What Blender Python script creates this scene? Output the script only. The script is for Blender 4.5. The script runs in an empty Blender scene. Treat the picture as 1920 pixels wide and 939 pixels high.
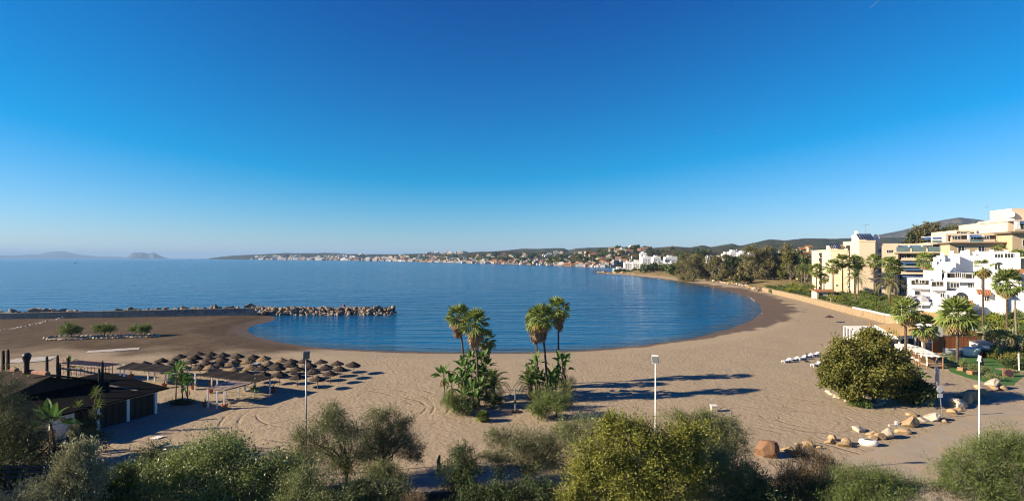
import bpy, bmesh, math, random, time
import numpy as np
from mathutils import Vector, Matrix, Euler
T0 = time.time()
random.seed(7)
C = bpy.context.scene.collection
sc = bpy.context.scene
PI = math.pi
# ---------------------------------------------------------------- camera
H = 20.0; HOR = 483.5; F = 1000.0
cd = bpy.data.cameras.new('camera'); cam = bpy.data.objects.new('camera', cd); C.objects.link(cam)
cam.location = (0, 0, H); cam.rotation_euler = (PI/2, 0, 0)
cd.sensor_width = 36; cd.lens = 36*F/1920; cd.shift_y = -(469.5-HOR)/1920
cd.clip_start = .5; cd.clip_end = 150000
sc.camera = cam
# ---------------------------------------------------------------- sky, sun, exposure
SUN_EL = math.radians(22); SUN_AZ = math.radians(259)      # clockwise from +Y
w = bpy.data.worlds.new('World'); sc.world = w; w.use_nodes = True
nt = w.node_tree; nt.nodes.clear()
sky = nt.nodes.new('ShaderNodeTexSky'); sky.sky_type = 'NISHITA'; sky.sun_disc = False
sky.sun_elevation = SUN_EL; sky.sun_rotation = SUN_AZ
sky.altitude = 0; sky.air_density = 1.0; sky.dust_density = 0.0; sky.ozone_density = 6.0
bg = nt.nodes.new('ShaderNodeBackground'); bg.inputs[1].default_value = 0.064
out = nt.nodes.new('ShaderNodeOutputWorld')
sp = nt.nodes.new('ShaderNodeSeparateColor'); cb = nt.nodes.new('ShaderNodeCombineColor'); nt.links.new(sky.outputs[0], sp.inputs[0])
for i, (k, o) in enumerate(((1.25, -1.95), (1.03, -.82), (1.12, -.75))):        # the deep, saturated blue of the photograph's sky, the same in every direction
    n = nt.nodes.new('ShaderNodeMath'); n.operation = 'MULTIPLY_ADD'; n.inputs[1].default_value = k; n.inputs[2].default_value = o
    n2 = nt.nodes.new('ShaderNodeMath'); n2.operation = 'MAXIMUM'; n2.inputs[1].default_value = 0
    nt.links.new(sp.outputs[i], n.inputs[0]); nt.links.new(n.outputs[0], n2.inputs[0]); nt.links.new(n2.outputs[0], cb.inputs[i])
nt.links.new(cb.outputs[0], bg.inputs[0]); nt.links.new(bg.outputs[0], out.inputs[0])
sl = bpy.data.lights.new('sun', 'SUN'); sl.energy = 5.0; sl.angle = math.radians(.5); sl.color = (1, .84, .62)
sun = bpy.data.objects.new('sun', sl); C.objects.link(sun)
sdir = Vector((math.sin(SUN_AZ)*math.cos(SUN_EL), math.cos(SUN_AZ)*math.cos(SUN_EL), math.sin(SUN_EL)))
sun.rotation_euler = sdir.to_track_quat('Z', 'Y').to_euler(); sun.location = sdir*300
sc.view_settings.view_transform = 'Standard'; sc.view_settings.look = 'None'
sc.view_settings.exposure = 1.2; sc.view_settings.gamma = 1.0; sc.view_settings.use_curve_mapping = False
sc.cycles.use_denoising = True; sc.cycles.filter_width = 1.1
sc.cycles.max_bounces = 6; sc.cycles.diffuse_bounces = 2; sc.cycles.glossy_bounces = 2; sc.cycles.transmission_bounces = 2
sc.cycles.transparent_max_bounces = 4; sc.cycles.volume_bounces = 0

# ---------------------------------------------------------------- picture helpers: a point of the ground seen at a pixel
def W(px, py, z=0.0):
    y = F*(H-z)/(py-HOR)
    return Vector(((px-960)*y/F, y, z))
def X(px, y): return (px-960)*y/F
def Z(py, y): return H-(py-HOR)*y/F
# ---------------------------------------------------------------- object helpers
def tag(o, label, cat, group=None):
    o['label'] = label; o['category'] = cat
    if group: o['group'] = group
    return o
def thing(name, label, cat, loc=(0,0,0), rz=0, group=None, s=1):
    o = bpy.data.objects.new(name, None); C.objects.link(o); o.empty_display_size = .3
    o.location = loc; o.rotation_euler = (0,0,rz); o.scale = (s,s,s)
    return tag(o, label, cat, group)
def obj(name, mesh, parent=None, loc=(0,0,0), rot=(0,0,0), s=1, m=None):
    o = bpy.data.objects.new(name, mesh); C.objects.link(o)
    o.location = loc; o.rotation_euler = rot
    o.scale = s if hasattr(s, '__len__') else (s,s,s)
    if parent: o.parent = parent
    return o
def struct(o, k='structure'): o['kind'] = k; return o
class MB:
    def __init__(s): s.v = []; s.f = []
    def add(s, v, f):
        n = len(s.v); s.v += [tuple(p) for p in v]; s.f += [tuple(i+n for i in q) for q in f]; return s
    def box(s, p0, p1, M=None):
        x0,y0,z0 = p0; x1,y1,z1 = p1
        v = [(x0,y0,z0),(x1,y0,z0),(x1,y1,z0),(x0,y1,z0),(x0,y0,z1),(x1,y0,z1),(x1,y1,z1),(x0,y1,z1)]
        if M: v = [M @ Vector(p) for p in v]
        return s.add(v, [(0,3,2,1),(4,5,6,7),(0,1,5,4),(1,2,6,5),(2,3,7,6),(3,0,4,7)])
    def tube(s, pts, rad, n=8, cap=True):
        pts = [Vector(p) for p in pts]
        if not hasattr(rad, '__len__'): rad = [rad]*len(pts)
        v = []; f = []
        for i, p in enumerate(pts):
            d = (pts[min(i+1,len(pts)-1)]-pts[max(i-1,0)]).normalized()
            a = d.cross(Vector((0,0,1)) if abs(d.z) < .9 else Vector((1,0,0))).normalized(); b = d.cross(a)
            for k in range(n):
                t = 2*PI*k/n; v.append(p+(a*math.cos(t)+b*math.sin(t))*rad[i])
        for i in range(len(pts)-1):
            for k in range(n): f.append((i*n+k, i*n+(k+1)%n, (i+1)*n+(k+1)%n, (i+1)*n+k))
        if cap: f.append(tuple(range(n))[::-1]); f.append(tuple((len(pts)-1)*n+k for k in range(n)))
        return s.add(v, [q[::-1] for q in f])
    def lathe(s, prof, n=12, c=(0,0,0)):
        v = []; f = []; c = Vector(c)
        for r, z in prof:
            for k in range(n): v.append(c+Vector((r*math.cos(2*PI*k/n), r*math.sin(2*PI*k/n), z)))
        for i in range(len(prof)-1):
            for k in range(n): f.append((i*n+k, i*n+(k+1)%n, (i+1)*n+(k+1)%n, (i+1)*n+k))
        if prof[0][0] > 1e-3: f.append(tuple(range(n))[::-1])
        if prof[-1][0] > 1e-3: f.append(tuple((len(prof)-1)*n+k for k in range(n)))
        return s.add(v, f)
    def slab(s, quad, th):                      # four top corners, counterclockwise from above
        q = [Vector(p) for p in quad]; n = len(q)
        if sum(q[i-1].x*q[i].y-q[i].x*q[i-1].y for i in range(n)) < 0: q = q[::-1]
        v = q+[p-Vector((0,0,th)) for p in q]
        return s.add(v, [tuple(range(n)), tuple(range(2*n-1, n-1, -1))]+[(i, n+i, n+(i+1)%n, (i+1)%n) for i in range(n)])
    def mesh(s, name, m, smooth=False):
        me = bpy.data.meshes.new(name); me.from_pydata(s.v, [], s.f)
        if len(s.f) < 4000:
            bm = bmesh.new(); bm.from_mesh(me); bmesh.ops.recalc_face_normals(bm, faces=bm.faces); bm.to_mesh(me); bm.free()
        if m: me.materials.append(m)
        if smooth: me.polygons.foreach_set('use_smooth', [True]*len(me.polygons))
        me.update(); return me
    def build(s, name, m, parent=None, world=False, smooth=False):   # world: vertices are world points, parent is an unrotated root
        o = obj(name, s.mesh(name, m, smooth), parent)
        if world and parent: o.location = -Vector(parent.location)
        return o
def npmesh(name, v, f, m, smooth=False):        # numpy arrays -> mesh
    me = bpy.data.meshes.new(name); v = np.asarray(v, np.float32); f = np.asarray(f, np.int32); k = f.shape[1]
    me.vertices.add(len(v)); me.vertices.foreach_set('co', v.ravel())
    me.loops.add(f.size); me.loops.foreach_set('vertex_index', f.ravel())
    me.polygons.add(len(f)); me.polygons.foreach_set('loop_start', np.arange(0, f.size, k, dtype=np.int32))
    me.polygons.foreach_set('loop_total', np.full(len(f), k, np.int32))
    if smooth: me.polygons.foreach_set('use_smooth', np.ones(len(f), bool))
    if m: me.materials.append(m)
    me.update(calc_edges=True); return me
def ss(a, b, x):
    t = np.clip((x-a)/(b-a), 0, 1); return t*t*(3-2*t)
_rn = np.random.RandomState(5)
def vnoise(x, y, seed=0):                       # smooth value noise
    x = np.asarray(x, float); y = np.asarray(y, float)
    xi = np.floor(x).astype(int); yi = np.floor(y).astype(int); fx = x-xi; fy = y-yi
    fx = fx*fx*(3-2*fx); fy = fy*fy*(3-2*fy)
    def h(a, b):
        n = np.sin(a*127.1+b*311.7+seed*74.7)*43758.5453; return n-np.floor(n)
    return (h(xi,yi)*(1-fx)+h(xi+1,yi)*fx)*(1-fy)+(h(xi,yi+1)*(1-fx)+h(xi+1,yi+1)*fx)*fy*1.0
def fbm(x, y, seed=0, o=4):
    return sum(vnoise(x*2**i, y*2**i, seed+i)*.5**i for i in range(o))/sum(.5**i for i in range(o))
# ---------------------------------------------------------------- material helpers
def nmat(name):
    m = bpy.data.materials.new(name); m.use_nodes = True; t = m.node_tree
    return m, t, t.nodes['Principled BSDF'], lambda k: t.nodes.new(k), t.links.new
def mixc(t, fac, a, b, blend='MIX'):
    n = t.nodes.new('ShaderNodeMix'); n.data_type = 'RGBA'; n.blend_type = blend
    for s_, val in ((n.inputs[0], fac), (n.inputs[6], a), (n.inputs[7], b)):
        if hasattr(val, 'is_output'): t.links.new(val, s_)
        else: s_.default_value = val if not hasattr(val, '__len__') else (*val[:3], 1)
    return n.outputs[2]
def noise(t, scale, detail=4, vec=None, rough=.6, obj_space=False):
    n = t.nodes.new('ShaderNodeTexNoise'); n.inputs['Scale'].default_value = scale; n.inputs['Detail'].default_value = detail
    n.inputs['Roughness'].default_value = rough
    if vec is None:
        g = t.nodes.new('ShaderNodeTexCoord' if obj_space else 'ShaderNodeNewGeometry'); vec = g.outputs['Object' if obj_space else 'Position']
    t.links.new(vec, n.inputs['Vector']); return n.outputs['Fac']
def ramp(t, fac, a, b, ca=(0,0,0), cb=(1,1,1)):
    r = t.nodes.new('ShaderNodeValToRGB'); r.color_ramp.elements[0].position = a; r.color_ramp.elements[1].position = b
    r.color_ramp.elements[0].color = (*ca,1); r.color_ramp.elements[1].color = (*cb,1); t.links.new(fac, r.inputs[0]); return r.outputs[0]
def math_(t, op, a, b=None, c=None):
    n = t.nodes.new('ShaderNodeMath'); n.operation = op
    for i, val in enumerate((a, b, c)):
        if val is None: continue
        if hasattr(val, 'is_output'): t.links.new(val, n.inputs[i])
        else: n.inputs[i].default_value = val
    return n.outputs[0]
def bump(t, p, h, strength, dist):
    b = t.nodes.new('ShaderNodeBump'); b.inputs['Strength'].default_value = strength; b.inputs['Distance'].default_value = dist
    t.links.new(h, b.inputs['Height']); t.links.new(b.outputs[0], p.inputs['Normal']); return b
def mat(name, c, c2=None, scale=2, rough=.8, bs=0, bd=.02, bscale=None, rnd=0, metal=0, detail=5, spec=.3):
    """colour, second colour in noise patches, fine relief; rnd = tone varies from object to object"""
    m, t, p, N, L = nmat(name)
    p.inputs['Roughness'].default_value = rough; p.inputs['Metallic'].default_value = metal; p.inputs['Specular IOR Level'].default_value = spec
    c2 = c2 or tuple(x*.8 for x in c); kk = .92 if max(c) > .7 else .77; c = tuple(x*kk for x in c); c2 = tuple(x*kk for x in c2)
    col = mixc(t, ramp(t, noise(t, scale, detail), .35, .65), c, c2)
    if rnd:
        oi = N('ShaderNodeObjectInfo'); hv = N('ShaderNodeHueSaturation'); L(col, hv.inputs['Color'])
        L(math_(t, 'MULTIPLY_ADD', oi.outputs['Random'], 2*rnd, 1-rnd), hv.inputs['Value']); col = hv.outputs[0]
    L(col, p.inputs['Base Color'])
    if bs: bump(t, p, noise(t, bscale or scale*4, 4), bs, bd)
    return m
def leafmat(name, c1, c2, trans=.25, rnd=.12, rough=.55, spec=.3):
    m, t, p, N, L = nmat(name); g = N('ShaderNodeNewGeometry'); oi = N('ShaderNodeObjectInfo')
    col = mixc(t, g.outputs['Random Per Island'], c1, c2)
    hv = N('ShaderNodeHueSaturation'); L(col, hv.inputs['Color']); L(math_(t, 'MULTIPLY_ADD', oi.outputs['Random'], 2*rnd, 1-rnd), hv.inputs['Value'])
    L(hv.outputs[0], p.inputs['Base Color']); p.inputs['Roughness'].default_value = rough; p.inputs['Specular IOR Level'].default_value = spec
    tr = N('ShaderNodeBsdfTranslucent'); L(hv.outputs[0], tr.inputs[0]); mx = N('ShaderNodeMixShader'); mx.inputs[0].default_value = trans
    L(p.outputs[0], mx.inputs[1]); L(tr.outputs[0], mx.inputs[2]); L(mx.outputs[0], t.nodes['Material Output'].inputs[0]); return m
# ================================================================ SETTING: bay, beach, land, hills
def SP(pts, z=-1.2): return [(W(px, py, z).x, W(px, py, z).y) for px, py in pts]
SHORE = SP([(515,600),(490,606),(470,612),(461,620),(478,630),(520,641),(560,647),(600,652),(700,657),(800,660),(900,661),(1000,660),(1100,656),
            (1200,648),(1300,634),(1370,616),(1410,600),(1428,585),(1425,572),(1405,557),(1370,546),(1330,537),(1280,529),(1230,522),(1180,516.5),(1130,513.2)])
SHORE = [(-420,143),(-173,186),(-93,199),(-86,193)] + SHORE + [(122,738),(140,760),(190,800),(260,900),(330,1000)]
SH = np.array(SHORE)
def shore_dist(x, y):                           # + on land, - in the water
    best = np.full(x.shape, 1e9); par = np.zeros(x.shape, bool)
    for i in range(len(SH)-1):
        a, b = SH[i], SH[i+1]; d = b-a; t = np.clip(((x-a[0])*d[0]+(y-a[1])*d[1])/(d@d), 0, 1)
        best = np.minimum(best, np.hypot(x-a[0]-t*d[0], y-a[1]-t*d[1]))
    poly = np.vstack([SH, [(330,5000),(-2000,5000),(-2000,143)]]); n = len(poly); j = n-1
    for i in range(n):
        xi, yi = poly[i]; xj, yj = poly[j]
        if yi != yj:
            c = ((yi > y) != (yj > y)) & (x < (xj-xi)*(y-yi)/(yj-yi)+xi); par ^= c
        j = i
    return np.where(par, -best, best)
def grid(xs, ys):
    Xg, Yg = np.meshgrid(xs, ys); n, m = Xg.shape; i = np.arange(n*m).reshape(n, m)
    f = np.stack([i[:-1,:-1], i[:-1,1:], i[1:,1:], i[1:,:-1]], -1).reshape(-1, 4); return Xg, Yg, f
def setattr_(me, name, a):
    at = me.attributes.new(name, 'FLOAT', 'POINT'); at.data.foreach_set('value', np.asarray(a, np.float32).ravel())
# ---- sand beach
xs = np.concatenate([np.arange(-420, -140, 5.), np.arange(-140, 130, 1.1), np.arange(130, 300, 3.)])
ys = np.concatenate([np.arange(4, 44, 4.), np.arange(44, 125, .9), np.arange(125, 260, 1.6), np.arange(260, 900, 5.)])
Xg, Yg, f = grid(xs, ys); D = shore_dist(Xg, Yg)
zl = np.minimum(D*.09, 1.2)-1.2; z = np.where(D > 0, zl, -1.2+np.maximum(D*.06, -4))
z -= np.where((D > 10.5) & (D < 13.4), .0, 0)
land = ss(11, 16, D)
z = z + land*0.22*(fbm(Xg*.12, Yg*.12, 3)-.5) + land*.10*(fbm(Xg*.6, Yg*.6, 9)-.5)
flat = 1-ss(54, 60, Yg - .25*np.maximum(Xg-20, 0)); z = np.where((D > 16), z*(1-flat)-.03*flat, z)
me = npmesh('sand_beach', np.stack([Xg, Yg, z], -1).reshape(-1, 3), f, None, True)
nz = fbm(Xg*.15, Yg*.15, 1); nz2 = fbm(Xg*.5, Yg*.2, 2)
wd = 3.2 + 9*ss(40, 95, Xg)*(1-ss(300, 520, Yg)) + 1.5*ss(-40,-80,Xg)
nz2 = .6*fbm(Xg*.22, Yg*.10, 2)+.4*fbm(Xg*.7, Yg*.35, 12); wet = 1-ss(.80, 1.08, D/(wd*(.35+1.35*nz2)))
px_ = 960+1000*Xg/Yg; py_ = HOR+20000/Yg
soil_and_shade = ss(-36, -50, Xg-(Yg-150)*.12+24*(nz-.5)) * ss(102, 122, Yg+ .1*(Xg+100)+22*(nz-.5))*(.72+.5*nz2)
soil_and_shade = np.maximum(np.minimum(soil_and_shade,1), .38*ss(70,120,-Xg)*ss(85,120,Yg)); soil_and_shade = np.maximum(soil_and_shade, ss(45.2,44,Yg))  # nearest strip of ground darkened too, standing for the shade there
setattr_(me, 'wet', wet); setattr_(me, 'soil_and_shade', soil_and_shade)
m, t, p, N, L = nmat('beach_sand')
def at(n): a = N('ShaderNodeAttribute'); a.attribute_name = n; return a.outputs['Fac']
base = mixc(t, ramp(t, noise(t, .35, 6), .3, .7), (0.385,0.310,0.208), (0.329,0.261,0.173))
base = mixc(t, ramp(t, noise(t, 3.5, 3), .35, .75), base, (0.290,0.229,0.156))
base = mixc(t, math_(t, 'MULTIPLY', ramp(t, noise(t, 9, 2), .55, .75), .5), base, (0.195,0.146,0.113))
soilc = mixc(t, ramp(t, noise(t, .5, 6), .35, .7), (0.095,0.065,0.038), (0.059,0.040,0.024))
base = mixc(t, at('soil_and_shade'), base, soilc)
wetc = mixc(t, ramp(t, noise(t, .4, 6), .35, .7), (0.106,0.075,0.049), (0.138,0.099,0.064))
base = mixc(t, at('wet'), base, wetc)
g = N('ShaderNodeNewGeometry')
# tyre ruts: rings and arcs pressed into the sand
tr = None
for cx, cy, r, w_ in [(*W(1512,785)[:2],5.2,.35),(*W(1512,785)[:2],3.6,.22),(*W(1405,775)[:2],2.6,.3),(*W(1405,775)[:2],3.5,.2),(*W(705,768)[:2],6.5,.3),(*W(705,768)[:2],5.,.22),
                      (*W(620,762)[:2],9,.25),(*W(640,770)[:2],12,.3),(*W(640,770)[:2],14.,.3),(*W(1150,1000)[:2],34,.3),(*W(1150,1000)[:2],32.4,.3),(*W(1500,1300)[:2],58,.25),(*W(1500,1300)[:2],56.3,.25)]:
    vm = N('ShaderNodeVectorMath'); vm.operation = 'DISTANCE'; L(g.outputs['Position'], vm.inputs[0]); vm.inputs[1].default_value = (cx, cy, 0)
    d = math_(t, 'ABSOLUTE', math_(t, 'SUBTRACT', vm.outputs['Value'], r)); k = math_(t, 'SUBTRACT', 1, math_(t, 'MINIMUM', math_(t, 'DIVIDE', d, w_), 1))
    tr = k if tr is None else math_(t, 'MAXIMUM', tr, k)
tr = math_(t, 'MULTIPLY', tr, ramp(t, noise(t, .22, 3), .46, .58))
base = mixc(t, math_(t, 'MULTIPLY', tr, .45), base, (0.154,0.115,0.084))
L(base, p.inputs['Base Color'])
L(math_(t, 'MULTIPLY_ADD', at('wet'), -.3, .95), p.inputs['Roughness']); p.inputs['Specular IOR Level'].default_value = .1
vo = N('ShaderNodeTexVoronoi'); vo.inputs['Scale'].default_value = 1.5; vo.feature = 'SMOOTH_F1'; L(g.outputs['Position'], vo.inputs['Vector'])
hh = math_(t, 'ADD', math_(t, 'MULTIPLY', vo.outputs['Distance'], .55), math_(t, 'MULTIPLY', noise(t, 2.6, 5), .8))
hh = math_(t, 'SUBTRACT', hh, math_(t, 'MULTIPLY', tr, .6))
hh = math_(t, 'MULTIPLY', hh, math_(t, 'SUBTRACT', 1, math_(t, 'MULTIPLY', at('wet'), .93)))
bump(t, p, hh, .52, .26)
me.materials.append(m); struct(obj('sand_beach', me))
# ---- sea
m, t, p, N, L = nmat('sea_water')
p.inputs['IOR'].default_value = 1.333; p.inputs['Specular IOR Level'].default_value = .36; p.inputs['Roughness'].default_value = .14
g = N('ShaderNodeNewGeometry')
def mapped(sc_, rz=0, warp=None):
    mp = N('ShaderNodeMapping'); mp.inputs['Scale'].default_value = sc_; mp.inputs['Rotation'].default_value = (0,0,rz); L(g.outputs['Position'], mp.inputs[0]); return mp.outputs[0]
shallow = N('ShaderNodeAttribute'); shallow.attribute_name = 'shallow'
deep = mixc(t, ramp(t, noise(t, 1, 3, mapped((.002,.006,1))), .35, .7), (.0016,.078,.19), (.0032,.10,.225))
L(mixc(t, shallow.outputs['Fac'], deep, (0.038,0.052,0.059)), p.inputs['Base Color'])
h = math_(t, 'ADD', math_(t, 'MULTIPLY', noise(t, 1, 3, mapped((.035,.20,1), .10)), 3.2), math_(t, 'MULTIPLY', noise(t, 1, 4, mapped((.28,.9,1), -.15)), .42))
h = math_(t, 'ADD', h, math_(t, 'MULTIPLY', noise(t, 1, 2, mapped((1.3,2.6,1), .1)), .12))
calm = N('ShaderNodeAttribute'); calm.attribute_name = 'calm'
h = math_(t, 'MULTIPLY', h, math_(t, 'MULTIPLY_ADD', calm.outputs['Fac'], -.72, 1))
bump(t, p, h, .9, 1.0)
sx = np.concatenate([[-42000,-20000,-8000,-3000,-1200], np.arange(-500, 340, 7.), [500,1500,4000,12000,42000]])
sy = np.concatenate([[2], np.arange(80, 420, 3.), np.arange(420, 900, 16.), [1100,1500,2200,3500,6000,12000,22000,42000]])
Xg, Yg, f = grid(sx, sy); D = shore_dist(np.clip(Xg,-600,400), np.clip(Yg,0,1100))
swell = .10*np.sin((Yg+.15*Xg)*.55+3*fbm(Xg*.03,Yg*.03,4))*ss(-2,-12,D)*ss(420,250,Yg)
me = npmesh('sea', np.stack([Xg, Yg, -1.2+swell*.6], -1).reshape(-1,3), f, m, True)
inbay = (Xg > -80) & (Yg < 640)
setattr_(me, 'shallow', ss(-9, -.5, D)*.85*inbay); setattr_(me, 'calm', inbay*ss(-150,-20,D)*ss(60,110,Xg)*1.0+.35*inbay*ss(200,170,Yg)); struct(obj('sea', me))
# thin foam line where the small waves break on the right-hand shore
fo = MB(); rr = random.Random(3)
pts = [Vector((a, b, 0)) for a, b in SP([(1432,600),(1441,585),(1433,570),(1411,556.5),(1374,545.5),(1333,536.6),(1283,528.7),(1232,522)])]
fp = []
for a, b in zip(pts, pts[1:]):
    for k in range(14): fp.append(a.lerp(b, k/14))
for i in range(len(fp)-1):
    if rr.random() < .3:
        d = (fp[i+1]-fp[i]).normalized(); nrm = Vector((-d.y, d.x, 0)); o_ = -.4-1.6*rr.random(); w_ = .06+.2*rr.random()
        a, b = fp[i]+nrm*o_*-1, fp[i+1]+nrm*(-o_+.3*rr.random())
        q = [a+nrm*w_, a-nrm*w_*.5, b-nrm*w_*.5, b+nrm*w_]
        fo.slab([(v.x, v.y, -1.12) for v in q][::-1], .08)
struct(fo.build('foam', mat('foam_white', (.75,.76,.78), (.6,.65,.7), 1)), 'stuff')
# ---- mainland on the right: garden terrace behind the stone wall, dry grass and scrub beyond it
FR = np.array([(175,105),(128,113),(100,116)]+[tuple(W(a,b)[:2]) for a,b in [(1745,612),(1700,612),(1660,605.5),(1600,590),(1500,563),(1430,546),(1400,537),(1340,528),(1280,520.5),(1200,514.8),(1148,510.6)]]+[(165,775),(230,830),(300,930),(420,1250)])
WALL = [Vector((a, b, 0)) for a, b in FR[4:9]]
def front_dist(x, y):
    best = np.full(x.shape, 1e9); st = np.zeros(x.shape)
    for i in range(len(FR)-1):
        a, b = FR[i], FR[i+1]; d = b-a; tt = np.clip(((x-a[0])*d[0]+(y-a[1])*d[1])/(d@d), 0, 1)
        q = np.hypot(x-a[0]-tt*d[0], y-a[1]-tt*d[1]); k = q < best; best = np.where(k, q, best); st = np.where(k, i+tt, st)
    poly = np.vstack([FR, [(5000,1250),(5000,105)]]); par = np.zeros(x.shape, bool); j = len(poly)-1
    for i in range(len(poly)):
        xi, yi = poly[i]; xj, yj = poly[j]
        if yi != yj: par ^= ((yi > y) != (yj > y)) & (x < (xj-xi)*(y-yi)/(yj-yi)+xi)
        j = i
    return np.where(par, best, -best), st
def land_z(x, y):
    x = np.asarray(x, float); y = np.asarray(y, float); s, st = front_dist(x, y)
    wallk = ss(3.2, 3.9, st)*(1-ss(7.95, 8.1, st))
    step = wallk*2.5*ss(.25, .7, s) + (1-wallk)*(np.minimum(np.maximum(s, 0)*.10, 2.8))
    rise = np.where(s > 0, .0005*np.minimum(s, 260)**2*ss(420, 240, y)*ss(60,120,x) + np.maximum(s-60,0)*.02, 0)
    zz = step+rise+np.where(s > 2, .5*(fbm(x*.06, y*.06, 8)-.5), 0)
    return np.where(s > 0, np.maximum(zz, .02), -2.5)
def LZ(x, y): return float(land_z(np.array([x]), np.array([y]))[0])
xs = np.concatenate([np.arange(84, 210, 1.6), np.arange(210, 480, 7.), np.arange(480, 1500, 40.)])
ys = np.concatenate([np.arange(100, 260, 2.), np.arange(260, 820, 5.), np.arange(820, 1500, 30.)])
Xg, Yg, f = grid(xs, ys); z = land_z(Xg, Yg); me = npmesh('garden_ground', np.stack([Xg,Yg,z],-1).reshape(-1,3), f, None, True)
s_, st_ = front_dist(Xg, Yg); setattr_(me, 'dry', np.maximum(ss(7.9, 8.2, st_), ss(330,380,Yg)))
m, t, p, N, L = nmat('garden_soil'); p.inputs['Roughness'].default_value = .95; p.inputs['Specular IOR Level'].default_value = .1
a = N('ShaderNodeAttribute'); a.attribute_name = 'dry'
dry = mixc(t, ramp(t, noise(t, .16, 6), .4, .62), (.30,.21,.10), (.17,.135,.06)); dry = mixc(t, ramp(t, noise(t, .07, 4), .56, .62), dry, (.075,.12,.03))
gar = mixc(t, ramp(t, noise(t, .3, 5), .4, .6), (.075,.09,.032), (.17,.13,.075))
L(mixc(t, a.outputs['Fac'], gar, dry), p.inputs['Base Color']); bump(t, p, noise(t, 1.2, 5), .5, .5); me.materials.append(m)
struct(obj('garden_ground', me))
# ---- far land: strips from a shore line up to a crest, in world distances
def hillmat(name, c1, c2, c3, sc_=.004):
    m, t, p, N, L = nmat(name); p.inputs['Roughness'].default_value = 1; p.inputs['Specular IOR Level'].default_value = 0
    c1, c2, c3 = [tuple(x*.85 for x in c) for c in (c1, c2, c3)]; col = mixc(t, ramp(t, noise(t, sc_, 8), .42, .58), c1, c2); col = mixc(t, ramp(t, noise(t, sc_*3.1, 6), .56, .66), col, c3)
    L(col, p.inputs['Base Color']); bump(t, p, noise(t, sc_*6, 6), .7, .25/sc_*.25); return m
class Strip:
    """cols: (pixel column, distance of the foot, pixel row of the crest, distance of the crest)"""
    def __init__(s, name, cols, m, rows=26, n=160, amp=.12, z0=-1.6, pw=1.0, kind='structure', sc_=1):
        c = np.array(cols, float); s.c = c; s.z0 = z0; s.pw = pw; s.amp = amp; s.seed = len(name); s.sc = sc_
        pxs = np.linspace(c[0,0], c[-1,0], n); ts = np.concatenate([np.linspace(0, 1, rows), [1.06, 1.15, 1.4]])
        P, T = np.meshgrid(pxs, ts); x, y, z = s.at(P, T)
        m_, n_ = P.shape; i = np.arange(m_*n_).reshape(m_, n_)
        f = np.stack([i[:-1,:-1], i[:-1,1:], i[1:,1:], i[1:,:-1]], -1).reshape(-1,4)
        s.o = struct(obj(name, npmesh(name, np.stack([x,y,z],-1).reshape(-1,3), f, m, True)), kind)
    def at(s, px, t):
        px = np.asarray(px, float); t = np.asarray(t, float); c = s.c
        d0 = np.interp(px, c[:,0], c[:,1]); cy = np.interp(px, c[:,0], c[:,2]); d1 = np.interp(px, c[:,0], c[:,3])
        cy = cy + .9*(fbm(px*.09, px*0+s.seed, s.seed, 4)-.5)*min(1, s.amp*8)
        y = d0+(d1-d0)*t; zc = H-(cy-HOR)*d1/F
        k = np.clip(t, 0, 1)**s.pw; k = .35*k+.65*k*k*(3-2*k)
        z = s.z0+(zc-s.z0)*k
        z = z + (zc-s.z0)*s.amp*(fbm(px*.045*s.sc, y/d1*9*s.sc, s.seed)-.5)*2*np.clip(t*4,0,1)*np.clip((1-t)*3,0,1)
        z = np.where(t > 1, zc-(zc-s.z0)*np.clip((t-1)/.4,0,1)**1.3, z)
        return (px-960)*y/F, y, z
    def p(s, px, t):
        a = s.at(np.array([px]), np.array([t])); return Vector((float(a[0][0]), float(a[1][0]), float(a[2][0])))
GREEN = hillmat('hill_scrub', (.035,.045,.018), (.075,.07,.032), (.17,.125,.075), .006)
COAST = hillmat('coast_scrub', (.030,.040,.017), (.06,.06,.028), (.13,.10,.06), .009)
FARM = hillmat('far_mountain', (.075,.075,.06), (.12,.105,.085), (.17,.15,.13), .0012)
ROCKM = hillmat('rock_of_limestone', (.16,.15,.14), (.07,.085,.06), (.26,.24,.22), .004)
Strip('mountain', [(1500,4712,470,5300),(1560,4588,452,5300),(1600,4464,447,5300),(1640,4340,442,5300),(1690,4216,432,5300),(1730,4092,421,5300),(1765,4030,413,5300),(1800,3968,407.5,5300),(1830,3968,411,5300),(1860,3968,415,5300),(1890,3968,413,5300),(1930,3968,411,5300),(2100,3968,425,5300)], FARM, amp=.10)
MID = Strip('hills', [(1170,1500,470,3200),(1200,1500,466,3300),(1228,1500,464.5,3400),(1260,1500,462,3400),(1295,1500,464,3500),(1318,1500,459.5,3600),(1332,1500,463,3500),(1373,1500,456.5,3600),(1387,1500,461,3500),(1444,1500,448.5,3800),(1471,1500,451,3800),(1497,1500,448.5,4000),(1524,1500,447,4200),(1560,1500,448,4200),(1620,1500,446,4200),(1680,1500,446,4200),(1800,1500,440,4200),(2000,1500,440,4200)], GREEN, amp=.10, z0=2)
Strip('hills', [(860,3900,482,5200),(900,3600,473,5200),(940,3400,470,5200),(980,3200,466,5200),(1010,3100,466.5,5200),(1040,3000,465,5200),(1056,3000,465,5200),(1066,3000,469,5200),(1080,3000,465.5,5200),(1110,3000,464,5200),(1150,3000,463,5200),(1200,3000,464,5200),(1260,3000,470,5200)], GREEN, amp=.09, z0=5)
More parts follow.
